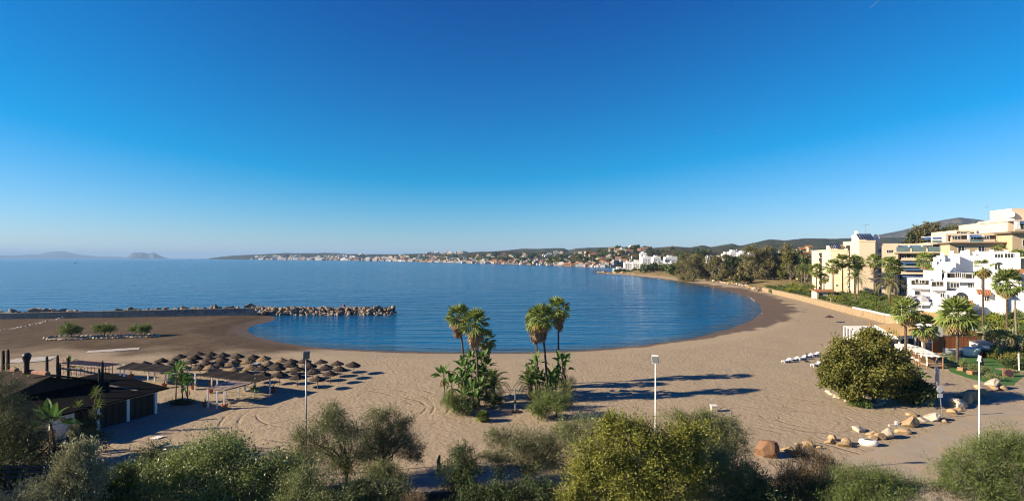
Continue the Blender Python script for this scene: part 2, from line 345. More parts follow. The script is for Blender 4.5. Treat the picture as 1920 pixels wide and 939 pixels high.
FAR = Strip('coast', [(392,8800,484.0,9400),(405,8600,482.6,9400),(420,8200,481,9400),(440,7600,479,9200),(480,6900,477,8800),(510,6400,475.3,8600),(535,6000,474.3,8400),(560,5600,474.8,8000),(600,5000,475.5,7600),(640,4600,476,7000),(700,3900,476.5,6200),(740,3300,476.8,5600),(800,2750,475.5,5000),(860,2300,474.5,4400),(900,2050,472,4200),(940,1850,471,4000),(1000,1580,473,3600),(1060,1420,474,3200),(1110,1290,476,2800),(1160,1260,478,2600),(1300,1200,480,2600)], COAST, rows=30, n=220, amp=.16)
NEAR = Strip('hills', [(1052,1400,493,1600),(1075,1330,486,1640),(1100,1260,475,1680),(1135,1210,471,1700),(1169,1180,466,1720),(1192,1150,462.5,1720),(1210,1120,465,1720),(1228,1100,468.5,1720),(1283,1050,470,1720),(1340,1010,473,1700),(1420,1000,476,1700)], hillmat('near_hill_scrub', (.04,.04,.018), (.10,.08,.038), (.15,.10,.05), .012), amp=.08)
Strip('hills', [(545,9500,482,14000),(560,9500,475.5,14000),(575,9500,474.2,14000),(592,9500,474.6,14000),(606,9500,473.4,14000),(625,9500,473.8,14000),(645,9500,475,14000),(680,9500,482,14000)], FARM, rows=8, n=60, amp=.05)
Strip('mountain', [(-60,22000,478.5,28000),(0,22000,478.2,28000),(20,22000,479,28000),(50,22000,477.3,28000),(75,22000,476.6,28000),(88,22000,472.6,28000),(98,22000,472.2,28000),(110,22000,470.6,28000),(122,22000,471.4,28000),(135,22000,474.6,28000),(150,22000,477.6,28000),(165,22000,478.6,28000),(182,22000,480.5,28000),(205,22000,480.6,28000),(225,22000,481.4,28000),(244,22000,483,28000)], FARM, rows=8, n=150, amp=.05)
Strip('rock_headland', [(234,16000,484,19000),(240,16000,481.5,19000),(246,16000,476.2,19000),(251,16000,473.2,19000),(258,16000,473.8,19000),(266,16000,473.4,19000),(274,16000,474.6,19000),(279,16000,475.6,19000),(284,16000,473.6,19000),(288,16000,473.0,19000),(294,16000,476.2,19000),(302,16000,480,19000),(310,16000,482.6,19000),(316,16000,484,19000)], ROCKM, rows=14, n=120, amp=.22, sc_=3)
# ---- promenade and road
m, t, p, N, L = nmat('path_concrete'); p.inputs['Roughness'].default_value = .9; p.inputs['Specular IOR Level'].default_value = .1
c = mixc(t, ramp(t, noise(t, .5, 6), .35, .7), (.345,.29,.215), (.29,.24,.18)); c = mixc(t, ramp(t, noise(t, .25, 5), .5, .62), c, (.37,.285,.19)); c = mixc(t, ramp(t, noise(t, 2.2, 4), .62, .72), c, (.22,.18,.135))
L(c, p.inputs['Base Color']); bump(t, p, noise(t, 6, 4), .25, .03)
def sheet(name, pts, z, m, th=.06):
    b = MB(); b.slab([(x, y, z) for x, y in pts], th); return struct(b.build(name, m))
sheet('promenade', [(-70,45.3),(24,45.3),(24,49.2),(-20,48.8),(-70,48.6)], .03, m)
G = lambda a, b: tuple(W(a, b)[:2])
sheet('access_road', [(24.0,45.3),(30,42),(40,36),(95,36),(120,70),(110,84), G(1935,716), G(1905,733), G(1860,756), G(1815,778), G(1768,801), G(1715,820), G(1655,840), G(1590,858), (28,50.2),(24.0,49.2)], .026, m)
wl = MB()
for i in range(24): wl.box((-70+4*i, 44.3, -.5), (-70+4*i+3.96, 44.7, .42+.03*math.sin(i*2.1)))
tag(wl.build('retaining_wall', mat('dark_stone', (.09,.08,.07), (.05,.045,.04), 1.5, bs=.5)), 'low dark stone wall running along the near edge of the promenade', 'wall')
# ================================================================ VEGETATION builders
R = np.random.RandomState(11)
def unit(n):
    v = R.normal(size=(n,3)); return v/np.linalg.norm(v, axis=1, keepdims=True)
def leaves_mesh(name, P, out, size, aspect, m, up=.25, spread=.9, droop=0):
    """diamond leaves at points P, pointing roughly along out"""
    n = len(P); d = out*(1-spread*.5)+unit(n)*spread; d[:,2] += up-droop; d /= np.linalg.norm(d, axis=1, keepdims=True)
    nr = unit(n)+out*1.05+np.array([0,0,.25]); b = np.cross(d, nr); b /= np.linalg.norm(b, axis=1, keepdims=True)+1e-9
    s = size*(.6+.8*R.rand(n,1)); a = d*s; b = b*s*aspect*.5
    v = np.stack([P, P+a*.5+b, P+a, P+a*.5-b], 1).reshape(-1,3); f = np.arange(4*n).reshape(-1,4)
    return npmesh(name, v, f, m)
def crown_pts(blobs, n, twig=10, tw=.22, shell=.45, lmax=72):
    """leaf points strung along branchlets that fan out of each lump (x,y,z,rx,ry,rz): ragged rim, tufts, gaps"""
    B = np.array(blobs, float); wt = (B[:,3]*B[:,4]*B[:,5])**(2/3); L_ = int(max(10, min(lmax, n/(len(B)*26)))); k = max(1, n//L_)
    i = R.choice(len(B), k, p=wt/wt.sum()); u = unit(k); lump = .74+.5*vnoise(u[:,0]*2.1+i*7, u[:,1]*2.1+u[:,2]*2.9, 3)
    ln = lump*(.62+.52*R.rand(k)**1.3); t = .30+.78*R.rand(k, L_)**.62; r3 = B[i,3:]; rm = r3.mean(1)
    sw = unit(k)*.22                                # each branchlet bends its own way
    c = B[i,:3][:,None,:]+(u*r3)[:,None,:]*(ln[:,None]*t)[:,:,None]+(sw*rm[:,None])[:,None,:]*(t**2)[:,:,None]+R.normal(size=(k,L_,3))*(rm[:,None,None]*(.035+.075*t[:,:,None])+tw*.35)
    return c.reshape(-1,3), np.repeat(u, L_, 0)
def limb_mb(mb, base, tips, r0, n=6, wob=.12):
    rr = random.Random(int(abs(base[0]*31+base[2]*7+len(tips))))
    for tp in tips:
        a = Vector(base); b = Vector(tp); pts = []; L_ = (b-a).length
        for k in range(6):
            q = k/5; p_ = a.lerp(b, q)+Vector((rr.uniform(-1,1), rr.uniform(-1,1), rr.uniform(-.3,.6)))*wob*L_*math.sin(PI*q)
            pts.append(p_)
        mb.tube(pts, [r0*(1-.8*k/5) for k in range(6)], n)
BARK = mat('bark', (.13,.10,.075), (.07,.055,.042), 3, .9, bs=.6, bscale=14)
BARK_PALE = mat('bark_pale', (.30,.25,.20), (.17,.14,.11), 3, .9, bs=.6, bscale=14)
PALMBARK = mat('palm_bark', (.16,.115,.08), (.075,.055,.04), 2.2, .9, bs=.7, bscale=9)
L_OLIVE = leafmat('leaf_olive', (.098,.118,.042), (.20,.205,.09), .22)
L_SILVER = leafmat('leaf_silver', (.20,.205,.105), (.37,.36,.20), .15)
L_BRIGHT = leafmat('leaf_bright', (.12,.175,.04), (.31,.35,.12), .32, spec=.5, rough=.4)
L_YELLOW = leafmat('leaf_yellow_green', (.135,.155,.022), (.29,.285,.055), .3)
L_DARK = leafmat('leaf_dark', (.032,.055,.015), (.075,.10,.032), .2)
L_GREY = leafmat('leaf_grey_green', (.11,.145,.045), (.24,.255,.10), .25)
L_FINE = leafmat('leaf_fine_green', (.075,.12,.028), (.19,.225,.068), .28)
L_DRY = leafmat('leaf_dry', (.20,.135,.07), (.12,.09,.05), .15)
L_TREE = leafmat('leaf_beach_tree', (.085,.10,.018), (.20,.185,.045), .25)
L_EUC = leafmat('leaf_eucalyptus', (.10,.10,.036), (.21,.18,.075), .22)
L_GARDEN = leafmat('leaf_garden', (.06,.10,.022), (.13,.18,.035), .25)
L_LIME = leafmat('leaf_lime', (.16,.20,.02), (.27,.28,.04), .3)
def plant(name, label, cat, base, blobs, n, size, aspect, leaf, trunk=BARK, r0=.12, group=None, up=.25, spread=.9, twig=10, tw=.2, shell=.4, droop=0, stems=None, limbs=None, zmin=.03, lmax=72):
    """blobs are offsets from the base"""
    t = thing(name, label, cat, base, group=group)
    P, O = crown_pts(blobs, n, twig, tw, shell, lmax); k_ = P[:,2] > zmin-.6*R.rand(len(P)) if zmin > .1 else P[:,2] > .02; P = P[k_]; O = O[k_]
    obj('crown', leaves_mesh('crown', P, O, size, aspect, leaf, up, spread, droop), t)
    mb = MB(); B = sorted(blobs, key=lambda b: -b[3]*b[5])[:limbs or 5]
    for s_ in (stems or [(0,0)]):
        near = [b for b in B if stems is None or min(stems, key=lambda q: (q[0]-b[0])**2+(q[1]-b[1])**2) == s_] or B[:1]
        fork = Vector((s_[0]*1.0+.1, s_[1], min(b[2]-b[5]*.7 for b in near)*.75+.1))
        mb.tube([(s_[0], s_[1], -.3), fork*.5+Vector((s_[0],s_[1],0))*.5, fork], [r0*1.25, r0, r0*.85], 7)
        limb_mb(mb, fork, [(b[0]+b[3]*(.4+.2*k)*math.cos(k*2.4+b[0]), b[1]+b[4]*(.4+.2*k)*math.sin(k*2.4+b[0]), b[2]+b[5]*(.85-.2*k)) for b in near for k in range(3)], r0*.55)
    mb.build('trunk', trunk, t); return t
def blobs_px(base, depth, specs, ry=.8):
    """crown lumps read off the photo: (px, py, radius x px, radius z px [, depth offset]) at the plant's own depth"""
    out = []
    for q in specs:
        px, py, rx, rz = q[:4]; dy = q[4] if len(q) > 4 else 0; d = depth+dy
        out.append((X(px,d)-base[0], d-base[1], Z(py,d)-base[2], rx*d/F, max(rx,rz)*d/F*ry, rz*d/F))
    return out
def px_plant(name, label, cat, basepx, depth, specs, n, size, aspect, leaf, z0=0., **k):
    base = Vector((X(basepx, depth), depth, z0))
    return plant(name, label, cat, base, blobs_px(base, depth, specs), n, size, aspect, leaf, **k)
# ---------------------------------------------------------------- palm leaves
def fan_frond(name, m, pet=.9, r=1.0, n=15, droop=.35, span=2.3):
    mb = MB(); mb.tube([(0,0,0),(pet*.5,0,.05),(pet,0,0)], [.035,.026,.018], 3, False)
    v = []; f = []
    for k in range(n):
        a = -span/2*1+span*k/(n-1); a *= 1.25; da = span/(n-1)*.62; l = r*(1-.16*abs(a)/1.5)*(1 if k % 2 else .93); zz = .05 if k % 2 else -.03
        i = len(v); q = lambda ang, rad, z: (pet+rad*math.cos(ang), rad*math.sin(ang), z)
        v += [(pet,0,0), q(a-da, l*.62, zz-droop*.18), q(a+da, l*.62, -zz-droop*.18), q(a+.02, l, -droop*(.6+.3*math.sin(k*2.3)))]
        f += [(i,i+1,i+2),(i+1,i+3,i+2)]
    mb.add(v, f); return mb.mesh(name, m)
def pinnate_frond(name, m, L_=3.0, n=17, wid=.55, arch=.55, droop=.25):
    mb = MB(); sp = [Vector((L_*q*(1-.12*q*q), 0, arch*L_*.45*math.sin(q*PI*.62)-droop*L_*q**3)) for q in [k/7 for k in range(8)]]
    mb.tube(sp, [.05*(1-.8*k/7) for k in range(8)], 3, False); v = []; f = []
    for k in range(n):
        q = .12+.86*k/(n-1); j = min(6, int(q*7)); p = sp[j].lerp(sp[j+1], q*7-j); d = (sp[j+1]-sp[j]).normalized(); l = wid*(math.sin(PI*(.12+.84*q))**.6)
        for sd in (-1, 1):
            i = len(v); tip = p+d*l*.65+Vector((0, sd*l*.85, l*(.28-.55*q)))
            v += [p-d*.05+Vector((0,sd*.012,0)), p+d*.075+Vector((0,sd*.012,0)), p.lerp(tip,.5)+d*.06+Vector((0,0,.04)), tip]; f += [(i,i+1,i+2),(i,i+2,i+3)]
    mb.add(v, f); return mb.mesh(name, m)
def paddle_leaf(name, m, L_=1.7, wd=.42, pet=.7, bend=.5):
    mb = MB(); v = []; f = []; n = 7
    mb.tube([(0,0,0),(pet*.5,0,.03),(pet,0,0)], [.035,.028,.02], 3, False)
    for k in range(n+1):
        q = k/n; x = pet+L_*q*(1-.18*bend*q); z = -bend*L_*q*q*.55; wq = wd*math.sin(PI*min(1,.08+.92*q**.8))**.7 if k < n else .01
        v += [(x, -wq, z+wq*.35), (x, 0, z), (x, wq, z+wq*.35+.05*(k%2))]
    for k in range(n): a = 3*k; f += [(a,a+3,a+4,a+1),(a+1,a+4,a+5,a+2)]
    mb.add(v, f); return mb.mesh(name, m)
M_FAN = leafmat('palm_leaf', (.085,.135,.026), (.18,.22,.05), .22, .25); M_FANY = leafmat('palm_leaf_yellowing', (.22,.19,.04), (.30,.23,.06), .25, .2)
M_DEAD = leafmat('palm_leaf_dead', (.16,.105,.062), (.27,.185,.11), .1, .3); M_PINN = leafmat('date_palm_leaf', (.075,.115,.03), (.15,.185,.06), .2, .2)
M_GOLD = leafmat('date_palm_leaf_golden', (.22,.20,.075), (.32,.28,.12), .2, .2); M_BAN = leafmat('paddle_leaf', (.06,.13,.022), (.13,.22,.05), .3, .25)
FAN = [fan_frond('fan_frond', M_FAN, .8, 1.0, 15, d) for d in (.22,.5,.8)]; FANY = fan_frond('fan_frond_yellow', M_FANY, .8, 1.0, 13, .8); FAND = fan_frond('fan_frond_dead', M_DEAD, .75, 1.15, 11, .15, 1.5)
PIN = [pinnate_frond('pinnate_frond', M_PINN, 3, 17, .55, a, d) for a, d in ((.55,.28),(.4,.5))]; PING = pinnate_frond('pinnate_frond_golden', M_GOLD, 3, 17, .5, .45, .6); PIND = pinnate_frond('pinnate_frond_dead', M_DEAD, 2.6, 13, .4, .2, .7)
PAD = [paddle_leaf('paddle_leaf', M_BAN, 1.7, .36, .8, b) for b in (.15,.6,1.0)]; PADD = paddle_leaf('paddle_leaf_dead', M_DEAD, 1.3, .2, .5, .6)
def crown(t, c, meshes, n, s, e0, e1, rr, name='frond', pw=1.0, roll=.5, off=0.0):
    for k in range(n):
        q = (k+.5)/n; e = e0+(e1-e0)*q**pw+rr.uniform(-.1,.1); az = k*2.39996+rr.uniform(-.25,.25)
        me = meshes[min(len(meshes)-1, int(q*len(meshes)))]
        p = (c[0]+off*math.cos(az), c[1]+off*math.sin(az), c[2]-.25*q*s)
        obj(name, me, t, p, (rr.uniform(-roll,roll), -e, az), s*rr.uniform(.85,1.12))
def trunk_mb(h, r0, r1, lean=(0,0), n=9):
    mb = MB(); mb.tube([(lean[0]*(k/8)**1.6, lean[1]*(k/8)**1.6, -.4+(h+.4)*k/8) for k in range(9)], [r0*1.25]+[r0+(r1-r0)*k/8 for k in range(1,9)], n); return mb
def fan_palm(label, base, h, s=1., r=.17, live=30, dead=0, yellow=4, lean=(0,0), seed=0, group=None, skirt=0):
    rr = random.Random(seed); t = thing('fan_palm', label, 'palm tree', base, rr.uniform(0,6), group)
    ca = -t.rotation_euler[2]; lx, ly = lean; lean = (lx*math.cos(ca)-ly*math.sin(ca), lx*math.sin(ca)+ly*math.cos(ca))
    trunk_mb(h, r*1.15, r*.85, lean).build('trunk', PALMBARK, t, smooth=True); c = (lean[0], lean[1], h)
    crown(t, c, FAN, live, s, 1.45, -.55, rr, off=.08)
    if yellow: crown(t, (c[0],c[1],h-.15*s), [FANY], yellow, s*.95, -.45, -.9, rr)
    if dead:
        for k in range(dead):                    # the hanging skirt of dead leaves
            q = k/dead; az = k*2.39996; rad = r*1.2+.34*s*(1-q)
            obj('dead_frond', FAND, t, (c[0]+rad*math.cos(az), c[1]+rad*math.sin(az), h-.1*s-skirt*q), (rr.uniform(-.5,.5), 1.22+.28*q+rr.uniform(-.1,.1), az), s*rr.uniform(.62,.84))
    return t
def date_palm(label, base, h, s=1., r=.24, live=34, meshes=None, dead=4, lean=(0,0), seed=0, group=None, e1=-.75):
    rr = random.Random(seed); t = thing('date_palm', label, 'palm tree', base, rr.uniform(0,6), group)
    if h > .8: trunk_mb(h, r*1.2, r, lean).build('trunk', PALMBARK, t, smooth=True)
    else: MB().lathe([(r*1.3,-.2),(r*1.5,h*.5),(r,h+.1)], 9).build('trunk', PALMBARK, t)
    crown(t, (lean[0],lean[1],h), meshes or PIN, live, s, 1.35, e1, rr, roll=.35, off=.1)
    if dead: crown(t, (lean[0],lean[1],h-.1), [PIND], dead, s*.8, -.9, -1.3, rr, 'dead_frond')
    return t
def banana(label, base, stems, s=1., seed=0, group=None, leaves=9, dead=3, name='bird_of_paradise_tree', cat='plant', meshes=None):
    """stems: (dx, dy, height)"""
    rr = random.Random(seed); t = thing(name, label, cat, base, 0, group)
    for dx, dy, h in stems:
        ln = (rr.uniform(-.25,.25)*h*.3, rr.uniform(-.1,.1)*h)
        mb = MB(); mb.tube([(dx+ln[0]*(k/4)**2, dy+ln[1]*(k/4)**2, -.2+(h+.2)*k/4) for k in range(5)], [.13*s,.11*s,.1*s,.09*s,.08*s], 6); mb.build('stem', PALMBARK, t)
        c = (dx+ln[0], dy+ln[1], h)
        crown(t, c, meshes or PAD, leaves, s, 1.42, .05, rr, 'leaf', roll=.9, off=.04)
        if dead: crown(t, (c[0],c[1],h-.15), [PADD], dead, s, -.9, -1.35, rr, 'dead_leaf')
    return t
def shrub(label, base, rx, rz, n, size, aspect, leaf, seed=0, group=None, name='shrub', up=.3, ry=None, lumps=5, trunk=BARK, cat='shrub', tw=.12):
    rr = random.Random(seed); ry = ry or rx; b = [(0,0,rz*.5,rx*.75,ry*.75,rz*.5)]
    for k in range(lumps):
        a = k*2*PI/lumps+rr.uniform(-.4,.4); b.append((rx*.55*math.cos(a), ry*.55*math.sin(a), rz*rr.uniform(.35,.68), rx*.42, ry*.42, rz*.34))
    return plant(name, label, cat, base, b, n, size, aspect, leaf, trunk, r0=max(.03, rx*.05), group=group, up=up, tw=tw, limbs=3)
# ================================================================ VEGETATION placed
# ---- the two palm clusters on the sand
pg = 'tall fan palms on the sand'
def fpalm(label, px, by, cy, cpx, s, skirt, dead, seed, live=32):
    b = W(px, by); h = Z(cy, b.y); ln = (X(cpx, b.y)-b.x, 0)
    return fan_palm(label, b, h, s*.87, .15, live, dead, 4, ln, seed, pg, skirt*.85)
fpalm('tall fan palm with shaggy brown skirt, leftmost of the left palm clump', 873, 738, 592, 860, 1.38, 2.2, 30, 1)
fpalm('tall fan palm at the front of the left clump, bare trunk beside the round shrub', 897, 760, 606, 890, 1.42, 2.4, 32, 2, 36)
fpalm('shorter fan palm with drooping side leaves on the right of the left palm clump', 908, 733, 636, 912, 1.15, 2.3, 26, 3, 24)
fpalm('tall fan palm half hidden behind its neighbour, leftmost of the right palm clump', 1008, 722, 600, 1004, 1.45, 2.7, 28, 4, 28)
fpalm('tall fan palm with leaning trunk at the front of the right palm clump', 1027, 752, 596, 1015, 1.42, 2.2, 30, 5, 36)
fpalm('tallest fan palm with straight dark trunk, rightmost of the right palm clump', 1047, 720, 578, 1047, 1.42, 2.4, 28, 6, 30)
bg_ = 'paddle-leaved plants in the palm clumps'
def ban(label, px, py, st, seed, s=.80, leaves=11, dead=6, **k): return banana(label, W(px, py), st, s, seed, bg_, leaves, dead, **k)
ban('bird of paradise plant leaning out to the left of the left palm clump', 851, 752, [(-1.3,.3,3.4),(-.3,0,2.2)], 1)
ban('tall bird of paradise plant around the leftmost palm trunk', 876, 748, [(0,.6,5.3),(-.8,.2,4.2),(.6,-.4,3.5),(-.1,-.9,2.4),(-.6,-.6,3.0)], 2)
ban('bird of paradise plant behind the front trunk of the left palm clump', 905, 745, [(0,.3,5.2),(.5,.8,4.2),(-.3,-.3,3.0),(.6,.1,2.4)], 3)
ban('low bird of paradise plant filling the foot of the left palm clump', 884, 764, [(-.9,0,1.5),(.2,.3,2.0),(1.1,.4,2.4),(.5,-.6,1.2)], 4, .8, 10)
ban('bird of paradise plant on the left of the right palm clump', 1004, 745, [(0,.4,4.6),(-.6,-.2,3.0),(.7,0,2.2)], 5)
ban('bird of paradise plant between two trunks of the right palm clump', 1033, 748, [(0,0,2.6),(.8,.3,3.0),(-.5,.5,2.0),(.3,-.5,1.6)], 6)
ban('upright bird of paradise plant with pale dead leaves, right end of the right palm clump', 1056, 744, [(0,0,5.0),(.4,.4,3.8)], 7, .9, 8, 5)
date_palm('bushy date palm with arching leaves, right side of the left palm clump', W(924,757), 2.6, .95, .3, 40, None, 5, seed=21, e1=-.5)
date_palm('bushy date palm with arching leaves, left side of the right palm clump', W(994,748), 2.2, .88, .3, 34, None, 3, seed=22, e1=-.5)
date_palm('small round fan-leaved palm at the front foot of the left clump', W(905,789), .5, .42, .22, 60, [fan_frond('small_fan', M_FAN, .9, 1.3, 11, .3)], 0, seed=23, e1=-.3)
shrub('soft grey-green shrub at the left foot of the left palm clump', W(850,774), 1.9, 3.0, 6500, .26, .12, L_FINE, 1, up=.5)
shrub('green shrub at the foot of the leaning palm in the right clump', W(1018,768), 2.0, 3.2, 5200, .24, .18, L_FINE, 2)
shrub('spiky grey shrub at the right foot of the right palm clump', W(1042,782), 2.4, 3.6, 8000, .30, .10, L_FINE, 3, up=.4)
shrub('low green shrub at the left foot of the right palm clump', W(1008,784), 1.7, 2.4, 4200, .22, .22, L_FINE, 4)
shrub('dark green shrub under the bird of paradise of the left palm clump', W(874,778), 1.8, 2.2, 4200, .24, .3, L_DARK, 5)
shrub('feathery shrub behind the right end of the right palm clump', W(1062,752), 1.5, 3.4, 3600, .34, .08, L_GREY, 6, up=.7)
shrub('dark shrub behind the date palm of the left clump', W(925,764), 1.4, 2.6, 3000, .24, .3, L_DARK, 7)
# ---- bushes and small trees in front of and along the promenade
px_plant('tamarisk_tree', 'feathery olive-green tree left of the sand gap, its trunks rising beside the promenade', 'tree', 648, 46,
   [(620,790,38,26),(575,818,30,24),(650,815,45,32),(600,850,42,28),(560,850,24,22),(660,855,42,26),(628,770,20,14),(640,878,35,16)], 34000, .20, .16, L_OLIVE, r0=.16, up=.3, twig=12, tw=.25)
px_plant('tamarisk_tree', 'dark olive-green tree overhanging the gap of bare sand, beside its feathery twin', 'tree', 718, 48.6,
   [(715,778,30,18),(745,795,30,22),(700,812,38,30),(760,830,36,26),(725,840,40,24),(778,850,18,20),(690,850,28,20)], 30000, .20, .18, L_OLIVE, r0=.16, up=.25, twig=12, tw=.24)
px_plant('shrub', 'pale green bush in front of the dark olive tree, above the shaded promenade', 'shrub', 715, 43.8, [(715,885,36,24),(690,905,30,22),(745,905,28,18)], 11000, .20, .18, L_GREY, up=.4)
px_plant('shrub', 'broad light-green leafy bush in the left foreground, its leaves glinting in the sun', 'shrub', 420, 41,
   [(400,850,70,34),(340,880,60,36),(460,880,70,38),(290,905,55,32),(520,880,50,34),(400,925,90,40),(560,880,34,30),(250,925,40,26),(520,930,70,40)], 60000, .19, .40, L_BRIGHT, r0=.14, tw=.22, up=.35)
px_plant('shrub', 'grey-green sprawling bush at the bottom edge under the feathery tree', 'shrub', 590, 39, [(570,900,40,34),(620,925,50,34),(560,940,60,30),(650,935,50,26)], 20000, .19, .22, L_GREY, tw=.2, up=.2)
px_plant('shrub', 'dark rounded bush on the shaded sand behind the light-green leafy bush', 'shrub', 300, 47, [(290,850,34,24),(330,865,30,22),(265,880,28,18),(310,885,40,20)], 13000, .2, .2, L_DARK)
px_plant('shrub', 'small dark bush poking up behind the broad light-green bush', 'shrub', 428, 45, [(425,828,22,16),(440,845,22,18)], 5000, .2, .2, L_OLIVE)
px_plant('shrub', 'silvery grey bush with upright branches near the bottom-left corner', 'shrub', 140, 37,
   [(160,845,22,24),(140,870,40,36),(120,900,40,34),(165,895,30,40),(140,935,56,30)], 20000, .16, .42, L_SILVER, r0=.1, up=.8, spread=.6, tw=.16)
px_plant('shrub', 'dark oleander bush left of the bare sand gap edge, below the left palm clump', 'shrub', 870, 45.6, [(868,850,26,20),(850,880,28,30),(885,880,30,26),(860,915,38,24)], 15000, .2, .2, L_DARK, up=.3)
px_plant('shrub', 'open twiggy olive bush below the two palm clumps', 'shrub', 985, 47.5,
   [(930,815,30,18),(965,830,45,28),(1010,830,45,28),(1050,825,36,26),(920,850,28,22),(1000,865,50,26),(1045,870,34,28),(945,872,30,20)], 36000, .2, .16, L_OLIVE, r0=.13, up=.3)
px_plant('shrub', 'low blue-green bush between the right palm clump and the white lamp post', 'shrub', 1090, 53, [(1060,802,36,16),(1100,800,40,18),(1140,795,34,20),(1170,790,26,16),(1090,820,50,16)], 15000, .2, .2, L_GREY)
px_plant('pepper_tree', 'big yellow-green tree with bare pale twigs in the right centre foreground', 'tree', 1190, 39,
   [(1180,815,60,34),(1130,845,54,36),(1230,835,60,36),(1290,815,46,30),(1100,885,46,44),(1180,890,80,46),(1270,880,60,44),(1090,930,48,40),(1200,935,90,40),(1150,795,36,22),(1300,870,30,36)], 84000, .17, .42, L_YELLOW, lmax=110, trunk=BARK_PALE, r0=.16, tw=.2, up=.15, droop=.1, limbs=9)
px_plant('shrub', 'olive-green feathery bush behind the right shoulder of the yellow-green tree', 'shrub', 1350, 44,
   [(1340,792,40,22),(1370,815,38,30),(1310,790,30,20),(1385,840,24,28),(1340,830,50,28),(1270,785,30,18)], 24000, .2, .16, L_OLIVE, up=.4)
px_plant('shrub', 'grey-green bush overlapping the right side of the yellow-green tree', 'shrub', 1350, 40.5,
   [(1340,865,50,36),(1310,890,36,30),(1390,880,36,30),(1350,910,70,36),(1400,915,40,30)], 28000, .18, .26, L_GREY, up=.3)
px_plant('shrub', 'dark bush at the bottom edge, between the grey-green bush and the brown twiggy one', 'shrub', 1430, 40, [(1420,900,34,30),(1440,930,50,26),(1400,940,50,26)], 10000, .2, .25, L_DARK)
px_plant('shrub', 'brown twiggy half-dry bush beside the large reddish boulder', 'shrub', 1525, 44.5, [(1500,855,22,20),(1530,860,28,28),(1560,880,26,24),(1490,885,34,22),(1520,905,60,26),(1470,910,30,20)], 20000, .24, .10, L_DRY, up=.8, spread=.5, r0=.05)
px_plant('shrub', 'dull green twiggy bush in front of the brown half-dry one', 'shrub', 1495, 41, [(1480,910,34,24),(1530,920,50,22),(1450,935,40,20),(1570,925,40,24)], 18000, .22, .12, L_DARK, up=.6)
px_plant('shrub', 'fine-leaved green bush at the bottom edge before the sandy road', 'shrub', 1640, 39.5,
   [(1630,895,50,26),(1590,905,40,28),(1670,905,50,26),(1640,930,90,30),(1570,935,40,24),(1715,915,34,22)], 32000, .24, .10, L_FINE, up=.35)
px_plant('tamarisk_tree', 'large fine-leaved green tree in the bottom-right corner beside the white lamp post', 'tree', 1860, 40,
   [(1860,835,46,26),(1900,830,46,28),(1830,860,50,34),(1790,880,40,30),(1890,870,70,44),(1930,860,50,50),(1840,910,70,40),(1775,915,36,26),(1910,925,70,40)], 52000, .26, .10, L_FINE, r0=.18, up=.35)
px_plant('shrub', 'pale grey grassy bush in the bottom-left corner', 'shrub', 45, 36, [(30,930,40,22),(70,925,30,20)], 6000, .24, .08, L_SILVER, up=.8)
px_plant('shrub', 'dry golden shrub tips poking up at the bottom edge left of centre', 'shrub', 775, 36, [(765,938,16,10),(790,934,14,12),(778,945,30,10)], 2200, .16, .14, L_DRY, up=1.0, spread=.4)
px_plant('bush', 'tall dark tree crown against the left edge in front of the beach hut', 'tree', 20, 50,
   [(12,742,34,28),(-30,715,40,36),(40,785,42,34),(0,805,60,40),(66,815,28,30),(40,838,46,28),(-30,800,60,60)], 34000, .22, .2, L_OLIVE, r0=.22, up=.2)
px_plant('shrub', 'dark thicket added to stand for the shade behind the guard rail in the bottom-left corner', 'shrub', 40, 47, [(-10,880,50,30),(40,885,50,26),(95,888,40,24),(60,905,50,20),(0,915,60,24)], 18000, .24, .25, L_DARK)  # dark bush added to fill the corner where shade falls
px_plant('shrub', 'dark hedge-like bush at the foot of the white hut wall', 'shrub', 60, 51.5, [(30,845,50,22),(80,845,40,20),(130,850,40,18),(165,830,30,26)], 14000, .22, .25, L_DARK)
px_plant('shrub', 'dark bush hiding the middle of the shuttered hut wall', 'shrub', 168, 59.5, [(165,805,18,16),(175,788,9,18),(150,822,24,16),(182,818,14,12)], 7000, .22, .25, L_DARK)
px_plant('shrub', 'small sunlit bush in front of the dark shutters beside the white door', 'shrub', 141, 57.2, [(141,802,8,7),(138,814,10,7)], 2600, .16, .35, L_SILVER)
px_plant('shrub', 'dark bush beside the pale concrete slab at the hut corner', 'shrub', 338, 73, [(330,757,18,9),(348,758,18,9),(338,762,24,8)], 4500, .22, .25, L_DARK)
px_plant('shrub', 'green bush filling the gap between the silvery bush and the broad light-green bush', 'shrub', 215, 39.5, [(205,905,26,24),(235,890,24,20),(220,930,40,24)], 14000, .19, .3, L_FINE, up=.4)
px_plant('shrub', 'mid-green bush at the bottom edge under the dark olive tree', 'shrub', 690, 40, [(680,915,40,22),(730,925,44,22),(660,935,40,20)], 15000, .19, .25, L_OLIVE, up=.4)
px_plant('shrub', 'dark green low bush at the bottom edge below the open twiggy bush', 'shrub', 930, 41.5, [(890,930,40,20),(950,928,46,20),(1010,925,46,24)], 14000, .2, .25, L_DARK, up=.4)
# unseen trees added left of the frame to shade the bottom-left corner
px_plant('tree', 'unseen tree added beyond the left edge to shade the corner bushes', 'tree', -220, 42, [(-220,800,90,50),(-270,840,90,60),(-190,860,70,50),(-230,890,110,60)], 12000, .4, .4, L_DARK, r0=.3)
px_plant('tree', 'second unseen tree added beyond the left edge for shade, nearer the camera', 'tree', -300, 35.5, [(-300,820,100,60),(-360,860,100,70),(-230,880,80,50),(-310,920,120,70)], 12000, .4, .4, L_DARK, r0=.3)
